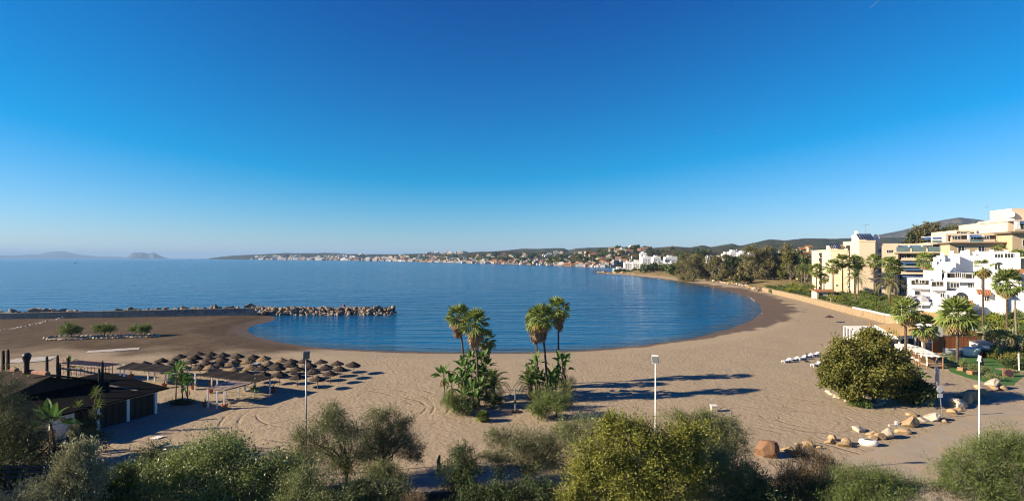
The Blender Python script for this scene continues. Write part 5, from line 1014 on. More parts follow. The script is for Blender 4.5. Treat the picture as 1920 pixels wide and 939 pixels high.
# satellite dish, antenna
o = MB().lathe([(0,-.30),(.9,-.2),(1.6,.12),(1.7,.2),(1.5,.14),(0,-.22)], 18, (0,0,0)).build('satellite_dish', FRAMEW, B2.t); o.location = UU*9+V_*7+Vector((0,0,29.5)); o.rotation_euler = (1.2,0,.3); 
p0 = B2.M @ Vector((9,7,26.6)); MB().tube([p0, p0+Vector((0,0,3.0))], .1, 6).build('dish_mount', GREYM, B2.t, True)
t = thing('tv_aerial', 'thin rooftop aerial on the cream block beside the satellite dish', 'aerial', B2.M @ Vector((5,9,30.4))); MB().tube([(0,0,0),(0,0,5.6)], .07, 5).build('mast', GREYM, t); MB().tube([(-1.6,0,4.9),(1.9,0,5.2)], .06, 4).build('boom', GREYM, t); MB().tube([(.9,0,4.6),(.9,0,5.6)], .05, 4).build('element', GREYM, t)
# -- long terraced cream building
B3 = Bld('apartment_building', 'long terraced cream building with glass balconies and blue awnings, behind the white houses', (166,243,0))
B3.box('wall', .02, 9, 1.6, 18, 0, 26.6, CREAM); B3.box('wall', 9, 52, 3.2, 22, 0, 22.2, CREAM); B3.box('wall', 24, 62, 14, 34, 0, 26.4, CREAM); B3.box('wall', 40, 95, 24, 50, 0, 33.2, CREAM); B3.box('wall', 56, 110, 30, 60, 0, 37.2, CREAM)
for lv in range(7):
    z = 3.2+lv*3.05
    B3.window(1.8, z+.8, 1.1, 1.9, 1.6); B3.window(5.8, z+.9, 2.6, 1.2, 1.6, bars=2)
    if lv < 6:
        B3.balcony(10, 21, z+.6, 2.2, 3.2, rail=CREAM if lv % 2 else GLR, awn=AWN if lv in (2,3,4) else None); B3.balcony(21.6, 31, z+.6, 2.0, 3.2, rail=CREAM, awn=AWN if lv in (3,) else None)
        B3.box('pier', 21.05, 21.55, 1.4, 3.2, z-.2, z+2.6, CREAM)
# glazed top terraces
tr_ = B3.box('terrace', 7, 33, 1.0, 14, 22.2, 22.7, CREAM)
for k in range(4): a = 8.2+k*6; B3.box('glass_screen', a, a+5.3, 1.1, 1.22, 22.75, 25.0, GLR); B3.box('pier', a+5.35, a+5.9, .95, 1.6, 22.75, 24.3, CREAM)
B3.box('recess_shade', 10, 24, 13.9, 13.98, 22.8, 25.4, DARKR); B3.box('terrace_roof', 8.5, 24, 11, 14, 25.6, 26.0, CREAM)
for k in range(5): B3.window(26+k*5.6, 23.0, 3.2, 2.2, 13.9, bars=2)
B3.box('terrace', 24, 64, 10.5, 24, 26.4, 27.0, CREAM)
for k in range(6):
    a = 25.5+k*6.2; B3.box('railing', a, a+5.4, 10.6, 10.7, 27.05, 28.1, GLR)
    ar = B3.box('pergola_post', a, a+.45, 11.5, 12, 27.05, 29.6, WREN)
B3.box('pergola_beam', 25, 62, 11.4, 12.1, 29.6, 29.9, WREN)
for k in range(9): B3.box('pergola_slat', 26+k*4, 26.3+k*4, 11.3, 23.8, 29.92, 30.1, WREN)
for k in range(7): B3.window(43+k*6.6, 27.6, 3.6, 2.4, 23.9, bars=2)
for a in (24.5, 48, 61): q = [B3.M @ Vector(p) for p in ((a,20,29.8),(a,15.5,28.8),(a+8,15.5,28.8),(a+8,20,29.8))]; MB().slab(q[::-1] , .08).build('awning', AWN, B3.t, True)
B3.box('terrace', 50, 100, 20.5, 32, 33.2, 33.8, CREAM)
for k in range(6): a = 51+k*7.2; B3.box('railing', a, a+6.3, 20.6, 20.7, 33.85, 34.9, GLR); B3.box('pergola_post', a, a+.5, 21.5, 22, 33.85, 36.2, WREN)
B3.box('pergola_beam', 50, 95, 21.4, 22.1, 36.2, 36.5, CREAM)
for k in range(8): B3.window(58+k*6, 34.2, 3.6, 2.2, 29.9, bars=2)
for a, w_ in ((66,8),(78,10)): q = [B3.M @ Vector(p) for p in ((a,29.8,36.6),(a,23,35.4),(a+w_,23,35.4),(a+w_,29.8,36.6))]; MB().slab(q[::-1], .08).build('awning', AWN, B3.t, True)
def arch(B, a, b, z, r, m):
    mb = MB(); n = 10; pr = [(a+r*math.cos(PI*k/n), z+r*.55*math.sin(PI*k/n)) for k in range(n+1)]; pi_ = [(a+(r-.5)*math.cos(PI*k/n), z+(r-.5)*.55*math.sin(PI*k/n)) for k in range(n+1)]; v = []
    for (x,zz),(x2,z2) in zip(pr,pi_): v += [B.M @ Vector((x,b,zz)), B.M @ Vector((x2,b,z2)), B.M @ Vector((x,b+1,zz)), B.M @ Vector((x2,b+1,z2))]
    f = []
    for k in range(n): i = 4*k; f += [(i,i+1,i+5,i+4),(i+2,i+6,i+7,i+3),(i,i+4,i+6,i+2),(i+1,i+3,i+7,i+5)]
    mb.add(v,f).build('arch', m, B.t, True)
arch(B3, 47, 22, 30.2, 4.2, CREAM); arch(B3, 71, 22, 36.6, 5.0, CREAM)
B3.box('roof_block', 60, 82, 34, 50, 37.2, 38.4, CREAM)
def tier(B, a0, a1, b, zt, seed, h=3.4):
    """an open top floor: a flat dark panel painted as the shade of the rooms behind, columns, a parapet with glass, awnings and beams here and there"""
    r2 = random.Random(seed); z0 = zt-h; B.box('recess_shade', a0+.4, a1-.4, b-.05, b+.02, z0+.3, zt-.7, DARKR); bl = B.box('balcony', a0, a1, b-2.4, b-.06, z0-.35, z0, CREAM)
    a = a0+.2
    while a < a1-4:
        w_ = r2.uniform(4.2,6.4); k = r2.random(); e = min(a+w_, a1)
        B.box('column', a, a+.55, b-2.3, b-1.8, z0+.003, zt-.45 if k < .7 else z0+1.9, WREN if k < .35 else CREAM)
        B.sub(bl, 'railing', (a+.6,b-2.35,z0+.002), (e-.05,b-2.25,z0+1.0), GLR if k < .6 else CREAM)
        B.window((a+e)/2, z0+.35, min(3.2,(e-a)*.6), 2.0, b-.08, FRAMEW, bars=2)
        if k < .28: q = [B.M @ Vector(p) for p in ((a+.6,b-.1,zt-.5),(a+.6,b-3.0,zt-1.5),(e-.1,b-3.0,zt-1.5),(e-.1,b-.1,zt-.5))]; MB().slab(q[::-1], .06).build('awning', AWN, B.t, True)
        elif k < .55:
            B.box('pergola_beam', a, e, b-2.3, b-2.05, zt-.44, zt-.2, WREN)
            for j in range(4): B.box('pergola_slat', a+.5+j*(e-a-.6)/4, a+.7+j*(e-a-.6)/4, b-2.5, b-.1, zt-.19, zt-.04, WREN)
        elif k > .85:
            P_, O_ = crown_pts([(0,0,.5,.9,.7,.6)], 260, 6, .06); ob = leaves_mesh('terrace_plants', P_, O_, .35, .4, L_GARDEN); o = obj('terrace_plants', ob, B.t, (B.M @ Vector(((a+e)/2,b-1.9,z0+.3)))-B.o)
        a = e
tier(B3, 24, 62, 14, 26.4, 1); tier(B3, 40, 95, 24, 33.2, 2); tier(B3, 56, 110, 30, 37.2, 3); tier(B3, 40, 95, 24, 29.6, 5); tier(B3, 9, 24, 6.5, 26.2, 4)
B3.box('wall', 9, 24, 6.5, 18, 22.2, 26.6, CREAM)
# -- upper-right ochre building
B4 = Bld('apartment_building', 'broad ochre building with a flat dark-edged roof at the right, above the white houses', (190,205,0), Vector((.985,-.17,0)).normalized(), Vector((.17,.985,0)).normalized())
B4.box('wall', -17, 2, 4, 10, 0, 25.6, CREAMD); B4.box('roof_edge', -18, 2.5, 2.6, 10.5, 25.6, 26.2, mat('dark_cornice', (.22,.17,.12), None)); B4.box('wall', 2.02, 60, 0, 13, 0, 29.4, CREAMD); B4.box('roof_edge', .5, 60, -1.6, 13.5, 29.4, 30.1, mat('dark_cornice', (.22,.17,.12), None))
for k in range(2): B4.window(-13+k*7, 22.2, 2.2, 2.4, 4, bars=1)
for lv, z in enumerate((20.2, 24.6)):
    for k in range(6): B4.window(6.5+k*5.8, z, 2.2+(k%2), 2.3, 0, bars=1)
B4.box('upper_wall', -16.5, 2, 7.5, 10, 26.2, 29.8, CREAM); tier(B4, -16, 1.6, 7.5, 29.7, 6, 3.3)
B4.box('terrace_wall', 2, 50, -1.2, -.9, 30.1, 31.0, CREAMD)
for k in range(6): B4.box('column', 4+k*7, 5.2+k*7, 1, 2.2, 30.1, 34.0, WREN)
for k in range(5): q = [B4.M @ Vector(p) for p in ((5.3+k*7,4,34.2),(5.3+k*7,-1.4,33.0),(10.8+k*7,-1.4,33.0),(10.8+k*7,4,34.2))]; MB().slab(q[::-1], .08).build('awning', AWN, B4.t, True)
B4.box('recess_wall', 3, 55, 4, 20, 30.1, 34.2, CREAM); B4.box('upper_roof', 2.6, 56, 2.4, 21, 34.2, 34.7, CREAM); B4.box('penthouse', 7, 40, 8, 20, 34.7, 39.6, CREAM)
for k in range(5): B4.window(9+k*6, 30.6, 3.4, 2.5, 3.9, bars=2)
for z in (36.2, 33.6): o = MB().lathe([(0,-.3),(1.0,-.18),(1.5,.15),(1.4,.15),(0,-.2)], 16).build('satellite_dish', FRAMEW, B4.t); o.location = (B4.M @ Vector((6.2,7.6,z+1)))-B4.o; o.rotation_euler = (1.2,0,-.6)
t = thing('tv_aerial', 'tall thin aerial on the roof at the far right', 'aerial', B4.M @ Vector((1,12,34.7))); MB().tube([(0,0,-.5),(0,0,7)], .08, 5).build('mast', GREYM, t); MB().tube([(-.9,0,6),(.9,0,6.3)], .06, 4).build('boom', GREYM, t)
# ================================================================ WHITE VILLAGE HOUSES in front
WTH = math.radians(30); WC, WS, WK, WCX = math.cos(WTH), math.sin(WTH), math.tan(WTH), 145.0     # the white fronts look towards the sea, 30 degrees off the camera axis
def WY(px, y): return (y+WK*WCX)/(1+WK*(px-960)/F)
def XA(px, y): yy = WY(px, y); xx = X(px, yy); return (xx-WCX)*WC-(yy-170)*WS
def ZA(py, y, px): return Z(py, WY(px, y))
Wh = Bld('apartment_building', 'stepped white village-style apartments with arches and clay-tiled hoods', (0,0,0), Vector((WC,-WS,0)), Vector((WS,WC,0))*WC)
Wh.M = Matrix.Translation((WCX,170,0)) @ Matrix(((WC,WS*WC,0,0),(-WS,WC*WC,0,0),(0,0,1,0),(0,0,0,1))) @ Matrix.Translation((0,-170,0))
Wh.t.location = (0,0,0)
def wb(px0, px1, pyt, y, dep=9, zb=0., m=WREN, nm='wall'):
    PX = (px0+px1)/2; x0, x1 = XA(px0,y), XA(px1,y); zt = ZA(pyt,y,PX); Wh.box(nm, x0, x1, y, y+dep, zb, zt, m); return x0, x1, zt
def ww(px, py0, py1, pxw, y, bars=1): PX = px; a = XA(px,y); z0 = ZA(py1,y,PX); Wh.window(a, z0, pxw*y/F, ZA(py0,y,PX)-z0, y, bars=bars)
for px0, px1, pyt, y, dep in [(1752,1792,491,176,10),(1763,1800,478.5,178,9),(1772,1855,479,182,12),(1800,1850,475,185,12),(1840,1893,471,181,14),(1893.5,1912,473.5,178,14),(1911,1990,482,175.5,16),(1738,1756,507,172,8),(1706,1745,521,169,9),(1745.5,1775,527,167,7),(1771,1828,512,171.5,10),(1829,1870,519,170,9),(1870.5,1915,508,169,9),(1776,1800,546,163,6),(1800.5,1842,540,162,7),(1843,1868,549,160.5,7),(1868.5,1935,543,160,9),(1785,1825,566,157,7),(1708,1745,548,164,6),(1745.2,1776,551,162.3,6)]: wb(px0,px1,pyt,y,dep)
for px, pyt, y, w_ in [(1767,474,177,4),(1785,470.5,181,5),(1807,470,184.5,7),(1815,467.5,184,4),(1833,469,185,3),(1770,480,176.5,3),(1754,482,175.5,4),(1860,468,182,4),(1888,469,180,5),(1828,475,183.5,3)]:
    PX = px; a = XA(px,y); Wh.box('chimney', a-w_*y/F/2, a+w_*y/F/2, y-.2, y+1.6, 5, ZA(pyt,y,PX), WREN)
for px, p0, p1, w_, y, br in [(1873,476,483,11,181,2),(1892,475.5,483,12,177.9,2),(1917,484,506,5,175.4,0),(1870,494,505,7,181,1),(1828,514,524,7,170.9,1),(1797,511,520,9,171.4,2),(1806,512,520,5,171.4,1),(1790,530,539,13,166.6,2),(1819,531,540,6,170.9,1),(1834,536,542,8,169.9,0),(1744,555,562,11,163.8,2),(1802,553,560,8,161.9,1),(1850,555,564,6,160.4,1),(1867,556,563,4,160.4,0),(1876,557,563,5,159.9,0),(1908,516,521,4,168.9,0),(1720,523,531,6,168.9,0),(1728,525,531,10,168.9,1),(1762,528,535,10,166.9,1),(1767,550,557,6,162.2,1),(1816,576,586,9,156.9,1),(1797,576,582,7,156.9,0),(1783,561,564,12,162,2),(1720,545,553,8,163.8,0),(1907,541,546,8,159.9,1)]: ww(px,p0,p1,w_,y,br)
# arched lintels
for px, py, r, y in [(1873,496,4,180.8),(1835,539,5,169.8),(1802,554,6,161.8),(1876,557,3.2,159.8),(1815,578,6,156.8)]:
    PX = px; a = XA(px,y); z = ZA(py,y,PX); rr_ = r*y/F; mb = MB(); n = 8; v = [(a+rr_*1.25*math.cos(PI*k/n), y-.12, z+rr_*1.1*math.sin(PI*k/n)) for k in range(n+1)]+[(a+rr_*1.25*math.cos(PI*k/n), y+.05, z+rr_*1.1*math.sin(PI*k/n)) for k in range(n+1)]
    mb.add([Wh.M @ Vector(q) for q in v], [tuple(range(n+1))[::-1]]+[(k,k+1,n+2+k,n+1+k) for k in range(n)]); mb.build('arch', GLASS if r < 7 else WREN, Wh.t, True)
# balconies, parapets, terraces
for px0, px1, py, y in [(1771,1800,521,171.4),(1800.5,1828,522,171.4),(1829,1846,544,169.9),(1706,1744,534,168.9),(1744,1771,537,166.9),(1784,1818,563,161.9),(1710,1742,564,163.8)]:
    PX = (px0+px1)/2; x0, x1 = XA(px0,y), XA(px1,y); z = ZA(py,y,PX); o = Wh.box('balcony', x0, x1, y-2.2, y-.003, z-1.2, z-.9, WREN); Wh.sub(o, 'parapet', (x0,y-2.25,z-.9), (x1,y-2.0,z+.1), WREN); Wh.box('recess_shade', x0+.4, x1-.4, y-.05, y-.01, z-.8, z+1.5, DARKR)
# sloping white parapets
for px0, py0, px1, py1, y in [(1752,505,1766,489,171),(1766,530,1776,511,170.5),(1846,545,1872,530,168),(1828,519,1840,511,169),(1868,552,1890,541,159)]:
    PX = (px0+px1)/2; mb = MB(); a, b = XA(px0,y), XA(px1,y); q = [(a,y,2),(b,y,2),(b,y,ZA(py1,y,PX)),(a,y,ZA(py0,y,PX))]; v = q+[(x,y_+1.2,z) for x,y_,z in q]; mb.add([Wh.M @ Vector(p) for p in v], [(0,1,2,3),(7,6,5,4),(0,4,5,1),(1,5,6,2),(2,6,7,3),(3,7,4,0)]); mb.build('sloping_parapet', WREN, Wh.t, True)
# clay-tiled hoods
for px0, px1, pyt, pyb, y in [(1831,1858,543,551,161),(1866,1890,543.5,551,159),(1889,1924,504.5,511,168),(1796,1825,563,572,156),(1840,1850,549,553,160)]:
    PX = (px0+px1)/2; x0, x1 = XA(px0,y), XA(px1,y); z1 = ZA(pyt,y,PX); z0 = ZA(pyb,y,PX); n = max(4, int((x1-x0)/.5)); hd = MB(); hd.slab([Wh.M @ Vector(p) for p in [(x0,y-2.0,z0),(x1,y-2.0,z0),(x1,y+.6,z1),(x0,y+.6,z1)]], .18); o = hd.build('tiled_hood', TILE, Wh.t, True)
    for k in range(n): a = x0+(x1-x0)*(k+.5)/n; MB().tube([Wh.M @ Vector((a,y-2.05,z0+.03)), Wh.M @ Vector((a,y+.6,z1+.03))], .11, 5).build('tile_row', TILE, o)
Wh.box('awning_line', XA(1771,171), XA(1794,171), 170.4, 170.6, ZA(494,171,1782)-.1, ZA(494,171,1782)+.12, GREYM)
# white domed gazebo tents in front
TENTM = mat('tent_canvas', (.50,.50,.52), (.40,.40,.43), .8)
for px, py, w_, lab in [(1705,555,26,'grey-white canvas tent before the white apartments, the smaller left one'),(1730,557,30,'grey-white canvas tent before the white apartments, the larger right one')]:
    a = X(px,157); r = w_*157/F/2; t = thing('tent', lab, 'tent', (a,157,2)); MB().lathe([(r,Z(565,157)),(r*.95,Z(561,157)),(r*.5,Z(556.5,157)),(.15,Z(552.5,157)),(0,Z(552,157))], 8, (a,157,0)).build('canopy', TENTM, t, True)
    for k in range(4): an = PI/4+k*PI/2; MB().tube([(a+r*.9*math.cos(an),157+r*.9*math.sin(an),1),(a+r*.9*math.cos(an),157+r*.9*math.sin(an),Z(563,157))], .07, 5).build('pole', WHITEM, t, True)
# small garden house and pool
gz = LZ(X(1547,232),232); b = Vector((X(1548,230),230,gz)); t = thing('garden_house', 'small stone pool house with a clay roof among the palms', 'house', b); MB().box((-3.8,0,-1),(3.8,4,2.9)).build('wall', CREAM, t); MB().slab([(-4.3,-.5,2.9),(4.3,-.5,2.9),(4.3,4.5,3.7),(-4.3,4.5,3.7)], .25).build('roof', TILE, t)
for a in (-2.2,1.9): MB().box((a-.8,-.06,-.2),(a+.8,.02,2.2)).build('doorway', GLASS, t)
struct(MB().slab([(X(1606,200),197,3.15),(X(1642,200),193,3.15),(X(1640,206),207,3.15),(X(1608,206),210,3.15)], .5).build('pool_water', mat('pool_water', (.18,.42,.52), (.15,.38,.48), .5, .08)))
for px, y, w_, h_, lab in [(1570,215,12,1.6,'low ochre garden wall behind the pool house'),(1720,150,3,2.2,'short white gate pillar below the white apartments, left one'),(1735,150,3,2.0,'short white gate pillar below the white apartments, right one')]:
    a = X(px,y); z = LZ(a,y); wv = w_*y/F; tag(MB().box((a-wv,y,z-1),(a+wv,y+.6,z+h_)).build('garden_wall' if w_ > 5 else 'gate_pillar', RUB if w_ > 5 else WREN), lab, 'wall' if w_ > 5 else 'pillar')
# ================================================================ WHITE HOTEL on the far point
HB = Bld('hotel', 'long white hotel with arched top floor on the far side of the bay', (X(1226,735),735,0), Vector((.97,-.24,0)).normalized(), Vector((.24,.97,0)).normalized(), 'hotel')
HB.box('wall', 0, 42, 0, 16, 0, 14, WREN)
for lv in range(4):
    z = 1.2+lv*3.6
    for k in range(7): 
        if lv < 3 or k in (1,4): HB.box('recess_shade', .8+k*6, 5.6+k*6, -.06, .02, z+.7, z+3.0, DARKR)
    HB.box('balcony', 0, 42, -1.8, -.07, z+.0, z+.6, WREN)
for a in (9, 27): arch(HB, a, -2, 14, 6, WREN); HB.box('gable', a-4.5, a+4.5, -.5, 10, 14, 16.2, WREN)
HB.box('gable', 30, 41, 2, 14, 14.01, 16, WREN)
for i, (px, pyt, pyb, w_, y, lab) in enumerate([(1213,480,505,16,760,'white stepped houses left of the long white hotel, the tallest of them'),(1196,489,504,18,770,'low white terrace house left of the tallest white houses'),(1180,491,505,16,775,'low white house near the kiosk on the far point'),(1232,480,490,14,800,'white house showing above the left end of the long white hotel'),(1259,480,488,22,810,'white houses showing above the long white hotel'),(1163,502,507,22,748,'flat white beach kiosk on the far point beside the pier'),(1207,473,484,10,830,'white villa rising behind the tallest stepped houses')]):
    Hs = Bld('house', lab, (X(px-w_/2,y),y,0), Vector((1,0,0)), Vector((0,1,0)), 'house'); wv = w_*y/F; zt = Z(pyt,y)
    Hs.box('wall', 0, wv, 0, 12, 0, zt-1.5, WREN); Hs.box('wall', wv*.25, wv*.6, 1.5, 10, zt-1.51, zt+1.2, WREN); Hs.box('parapet', wv*.65, wv, .5, 10, zt-1.49, zt-.4, WREN)
    for lv in range(max(1,int((zt-3)/3.4))):
        for k in range(max(2,int(wv/3.4))): Hs.window(1.6+k*(wv-2)/max(2,int(wv/3.4)), 2.6+lv*3.3, 1.5, 1.7, 0)
# ================================================================ HOUSES scattered on the far coast
HW = [mat('house_wall_'+n, c, tuple(x*.9 for x in c), .05, .9, rnd=.12) for n, c in (('white',(.58,.56,.52)),('cream',(.48,.38,.28)),('rose',(.40,.20,.13)))]
def house_mesh(k):
    mb = MB(); rr = random.Random(k); 
    if k % 3 == 0: mb.box((-.5,-.4,-.5),(.5,.4,.55)); mb.box((-.2,-.35,.55),(.3,.3,.8)); 
    elif k % 3 == 1: mb.box((-.5,-.4,-.5),(.5,.4,.4)); mb.add([(-.56,-.46,.4),(.56,-.46,.4),(.56,.46,.4),(-.56,.46,.4),(-.5,0,.66),(.5,0,.66)], [(0,1,5,4),(2,3,4,5),(1,2,5),(3,0,4),(3,2,1,0)])
    else: mb.box((-.5,-.4,-.5),(-.05,.4,.75)); mb.box((-.049,-.3,-.5),(.5,.42,.45)); mb.box((.2,-.1,.45),(.35,.1,.65))
    for i in range(4):
        for j in range(2):
            a = -.42+i*.23; z = -.05+j*.24; mb.box((a,-.41-.02*(k%3==0),z),(a+.11,-.395,z+.13))
    nwin = 8; me = mb.mesh('house', HW[k//3 % 3]); me.materials.append(DARKR); me.materials.append(TILE)
    nf = len(me.polygons); 
    for p_ in list(me.polygons)[nf-6*nwin:]: p_.material_index = 1
    if k % 3 == 1:
        for p_ in list(me.polygons)[6:10]: p_.material_index = 2
    return me
HM_ = [house_mesh(k) for k in range(9)]; rh = random.Random(21)
def houses(strip, n, px0, px1, t0, t1, s0, s1, pick, lab, grp, nm='house', cat='house', asp=(1,1.8)):
    for k in range(n):
        px = rh.uniform(px0, px1); tt = t0+(t1-t0)*rh.random()**1.3; p_ = strip.p(px, tt); s_ = rh.uniform(s0, s1)
        o = obj(nm, HM_[rh.choice(pick)], None, p_+Vector((0,0,s_*.28)), (0,0,rh.uniform(-.5,.5)), (s_*rh.uniform(*asp), s_, s_*rh.uniform(.75,1.15))); tag(o, lab, cat, grp)
houses(FAR, 44, 470, 700, .01, .14, 16, 30, [0,2,3,5,0], 'pale building in the hazy built-up strip at the foot of the far headland', 'buildings on the far headland', asp=(1,2.2))
houses(FAR, 8, 560, 700, .3, .7, 20, 32, [0,2], 'pale villa high on the dark slope of the far headland', 'villas on the far headland')
houses(FAR, 44, 700, 830, .02, .6, 9, 17, [0,1,2,3], 'whitish house on the low hillside left of the middle of the far shore', 'houses on the left hillside of the shore')
houses(FAR, 24, 830, 925, .01, .12, 9, 16, [0,1,2,2], 'white building by the water on the middle of the far shore', 'white buildings on the middle shore', asp=(1,2))
houses(FAR, 12, 915, 970, .03, .10, 11, 16, [6,7,8,4], 'terracotta-coloured apartment block on the far shore', 'terracotta blocks on the far shore')
houses(FAR, 36, 960, 1075, .02, .16, 6, 12, [0,0,2,1,1,3], 'white house in the cluster on the shore right of the terracotta blocks', 'white houses right of the terracotta blocks')
houses(FAR, 14, 800, 900, .8, .97, 14, 22, [0,2,0], 'white house strung along the skyline ridge above the far shore', 'houses on the skyline ridge', asp=(1.4,3))
houses(FAR, 10, 970, 1110, .5, .9, 11, 18, [0,3,2], 'long pale building high on the hills above the far shore', 'pale buildings high on the hills', asp=(1.5,3.5))
houses(FAR, 14, 1090, 1150, .02, .07, 6, 10, [0,1,7,6,4], 'small house near the water at the foot of the near hill', 'houses at the foot of the near hill')
houses(NEAR, 40, 1085, 1215, .12, .9, 7, 11.5, [0,1,1,2,4], 'villa on the near hillside above the far end of the bay', 'villas on the near hillside')
houses(NEAR, 14, 1060, 1140, .02, .15, 8, 11, [6,7,4,0], 'reddish terrace house below the near hillside', 'reddish houses below the near hillside')
houses(MID, 12, 1380, 1500, .08, .3, 9, 16, [0,2,3], 'white house on the slope behind the tall trees', 'white houses behind the tall trees', asp=(1.2,2.4))
# the rest of the far town: too small and too many to tell apart
tv = {0: MB(), 1: MB(), 2: MB()}
for k in range(900):
    u_ = rh.random(); px = rh.uniform(480, 1150); s_ = None
    st = NEAR if px > 1085 and rh.random() < .5 else FAR; p_ = st.p(px, .01+.5*rh.random()**2.2); d_ = p_.y; s_ = d_*rh.uniform(.0028,.0062)
    if px > 1085: s_ *= 1.2
    a = rh.uniform(-.5,.5); M = Matrix.Translation(p_) @ Matrix.Rotation(a, 4, 'Z'); mb = tv[0 if u_ < .55 else 1 if u_ < .85 else 2]; w_ = s_*rh.uniform(.6,1.3); h_ = s_*rh.uniform(.35,.75)
    mb.box((-w_,-s_*.5,-s_*.5),(w_,s_*.5,h_), M)
    if rh.random() < .5: mb.box((-w_*.5,-s_*.3,h_),(w_*.4,s_*.3,h_*1.5), M)
for k in tv: struct(tv[k].build('distant_town', HW[k]), 'stuff')
for k, (px, pyt, pyb, w_, y) in enumerate([(1378,470,484,16,620),(1395,472,486,14,600),(1364,474,486,12,640),(1350,480,488,10,650),(1410,474,486,10,610),(1332,478,490,9,660)]):
    wv = w_*y/F; Hs = Bld('house', f'white village house showing above the tall trees, {ORD[k]} of six by size', (X(px-w_/2,y),y,0), Vector((1,0,0)), Vector((0,1,0)), 'house'); zt = Z(pyt,y)
    Hs.box('wall', 0, wv, 0, 10, 0, zt-1.2, WREN); Hs.box('gable', wv*.2, wv*.6, 1, 8, zt-1.21, zt+1, WREN); Hs.box('chimney', wv*.75, wv*.85, 2, 3, zt-1.19, zt+1.6, WREN)
for k, (px, pyt, w_, y, m_, lab) in enumerate([(1507,467,10,420,CREAMD,'orange-ochre house among trees left of the cream blocks, upper one'),(1514,476,14,400,WREN,'white house with clay roof among trees left of the cream blocks'),(1520,463,8,450,CREAMD,'ochre house just behind the leftmost cream block')]):
    wv = w_*y/F; z = LZ(X(px,y),y); Hs = Bld('house', lab, (X(px-w_/2,y),y,0), Vector((1,0,0)), Vector((0,1,0)), 'house'); zt = Z(pyt,y); Hs.box('wall', 0, wv, 0, 8, 0, zt, m_); MB().slab([Hs.M @ Vector(p) for p in ((-.5,-.5,zt),(wv+.5,-.5,zt),(wv+.5,4,zt+1.6),(-.5,4,zt+1.6))], .3).build('roof', TILE, Hs.t, True)
    for a in (.3,.7): Hs.window(wv*a, zt-2.6, 1.2, 1.3, 0)
# ================================================================ TREES beyond the beach
rg = random.Random(33)
def big_tree(label, px, top, base_y, wpx, leaf, seed, cat='tree', name='eucalyptus_tree', lean=0, n=3600, size=1.3, clear=.25, grp=None, d=None):
    d = d or 440; x = X(px,d); z0 = LZ(x,d); zt = Z(top,d); h = zt-z0; rx = wpx*d/F/2; r2 = random.Random(seed); bl = []
    for k in range(13):
        q = clear+.08+(.93-clear)*((k+.5)/13); a = r2.uniform(0,2*PI); wd = math.sin(PI*min(1,.18+.72*q))**.8; s_ = rx*r2.uniform(.30,.46)
        bl.append((rx*.68*wd*math.cos(a)+lean*q, rx*.6*wd*math.sin(a), h*q-s_*.45, s_, s_, s_*.75*max(.6,h/rx/3)))
    return plant(name, label, cat, (x,d,z0), bl, n, size, .5, leaf, BARK_PALE, r0=.45, group=grp, up=-.1, tw=.55, twig=9, limbs=8)
for i, (px, top, wpx, leaf, d, lab) in enumerate([(1300,474,61,L_EUC,470,'rounded eucalyptus at the left end of the tall tree belt'),(1322,468,50,L_DARK,480,'dark tree behind the left end of the tall tree belt'),(1336,480,36,L_EUC,450,'slim eucalyptus with a bare pale trunk, second from the left in the belt'),(1353,478,36,L_EUC,445,'slim eucalyptus in the middle of the tall tree belt'),(1372,476,42,L_DARK,465,'dark full tree in the middle of the tall tree belt'),(1388,477,36,L_DARK,470,'dark tree right of the middle of the tall tree belt'),
   (1415,459,64,L_EUC,430,'tallest broad eucalyptus of the belt, left of a pair'),(1438,460,61,L_EUC,435,'tallest broad eucalyptus of the belt, right of a pair'),(1452,474,42,L_DARK,440,'dark tree under the pair of tallest eucalyptus'),(1474,458,50,L_EUC,470,'tall dense eucalyptus right of the tallest pair'),(1482,471,47,L_TREE,400,'brownish-green tree near the right end of the tall tree belt'),(1500,469,36,L_DARK,400,'dark tree at the right end of the tall tree belt'),(1282,476,30,L_EUC,520,'small eucalyptus beside the white hotel'),(1512,485,30,L_DARK,330,'dark tree beside the leftmost cream block')]):
    big_tree(lab, px, top, 520, wpx, leaf, 50+i, d=d, grp='tall trees beyond the beach', n=9500 if wpx > 55 else 6500, size=1.0, clear=.10)
for i, (px, top, wpx, leaf, d, lab) in enumerate([(1285,487,26,L_DARK,560,'low dark tree between the white hotel and the tall belt'),(1310,489,40,L_DARK,500,'low dark tree filling the foot of the rounded eucalyptus'),(1345,490,44,L_DARK,480,'low dark tree filling the belt under the slim eucalyptus'),(1368,484,34,L_EUC,490,'olive tree behind the middle of the tall belt'),(1398,486,36,L_DARK,470,'low dark tree under the left of the tallest pair'),(1462,480,40,L_DARK,470,'low dark tree behind the right of the tallest pair'),(1490,478,40,L_EUC,440,'olive tree closing the right end of the belt'),(1508,476,28,L_EUC,380,'olive tree between the belt and the cream blocks')]):
    big_tree(lab, px, top, 520, wpx, leaf, 130+i, d=d, grp='tall trees beyond the beach', n=5000, size=1.0, clear=.05)
for i, (px, top, wpx, d, leaf, lab) in enumerate([(1742,418,40,330,L_EUC,'large rounded tree on the skyline above the cream buildings, the tallest'),(1722,428,28,330,L_EUC,'tree on the skyline left of the tallest one'),(1757,421,26,335,L_EUC,'tree on the skyline touching the right side of the tallest one'),(1790,424,34,340,L_TREE,'flat-topped tree on the skyline at the right'),(1706,438,22,320,L_DARK,'low dark tree at the left end of the skyline trees'),(1770,430,24,330,L_DARK,'dark tree between the two skyline crowns')]):
    big_tree(lab, px, top, 445, wpx, leaf, 80+i, d=d, grp='trees on the skyline above the buildings', n=4200, size=.95, clear=.45)
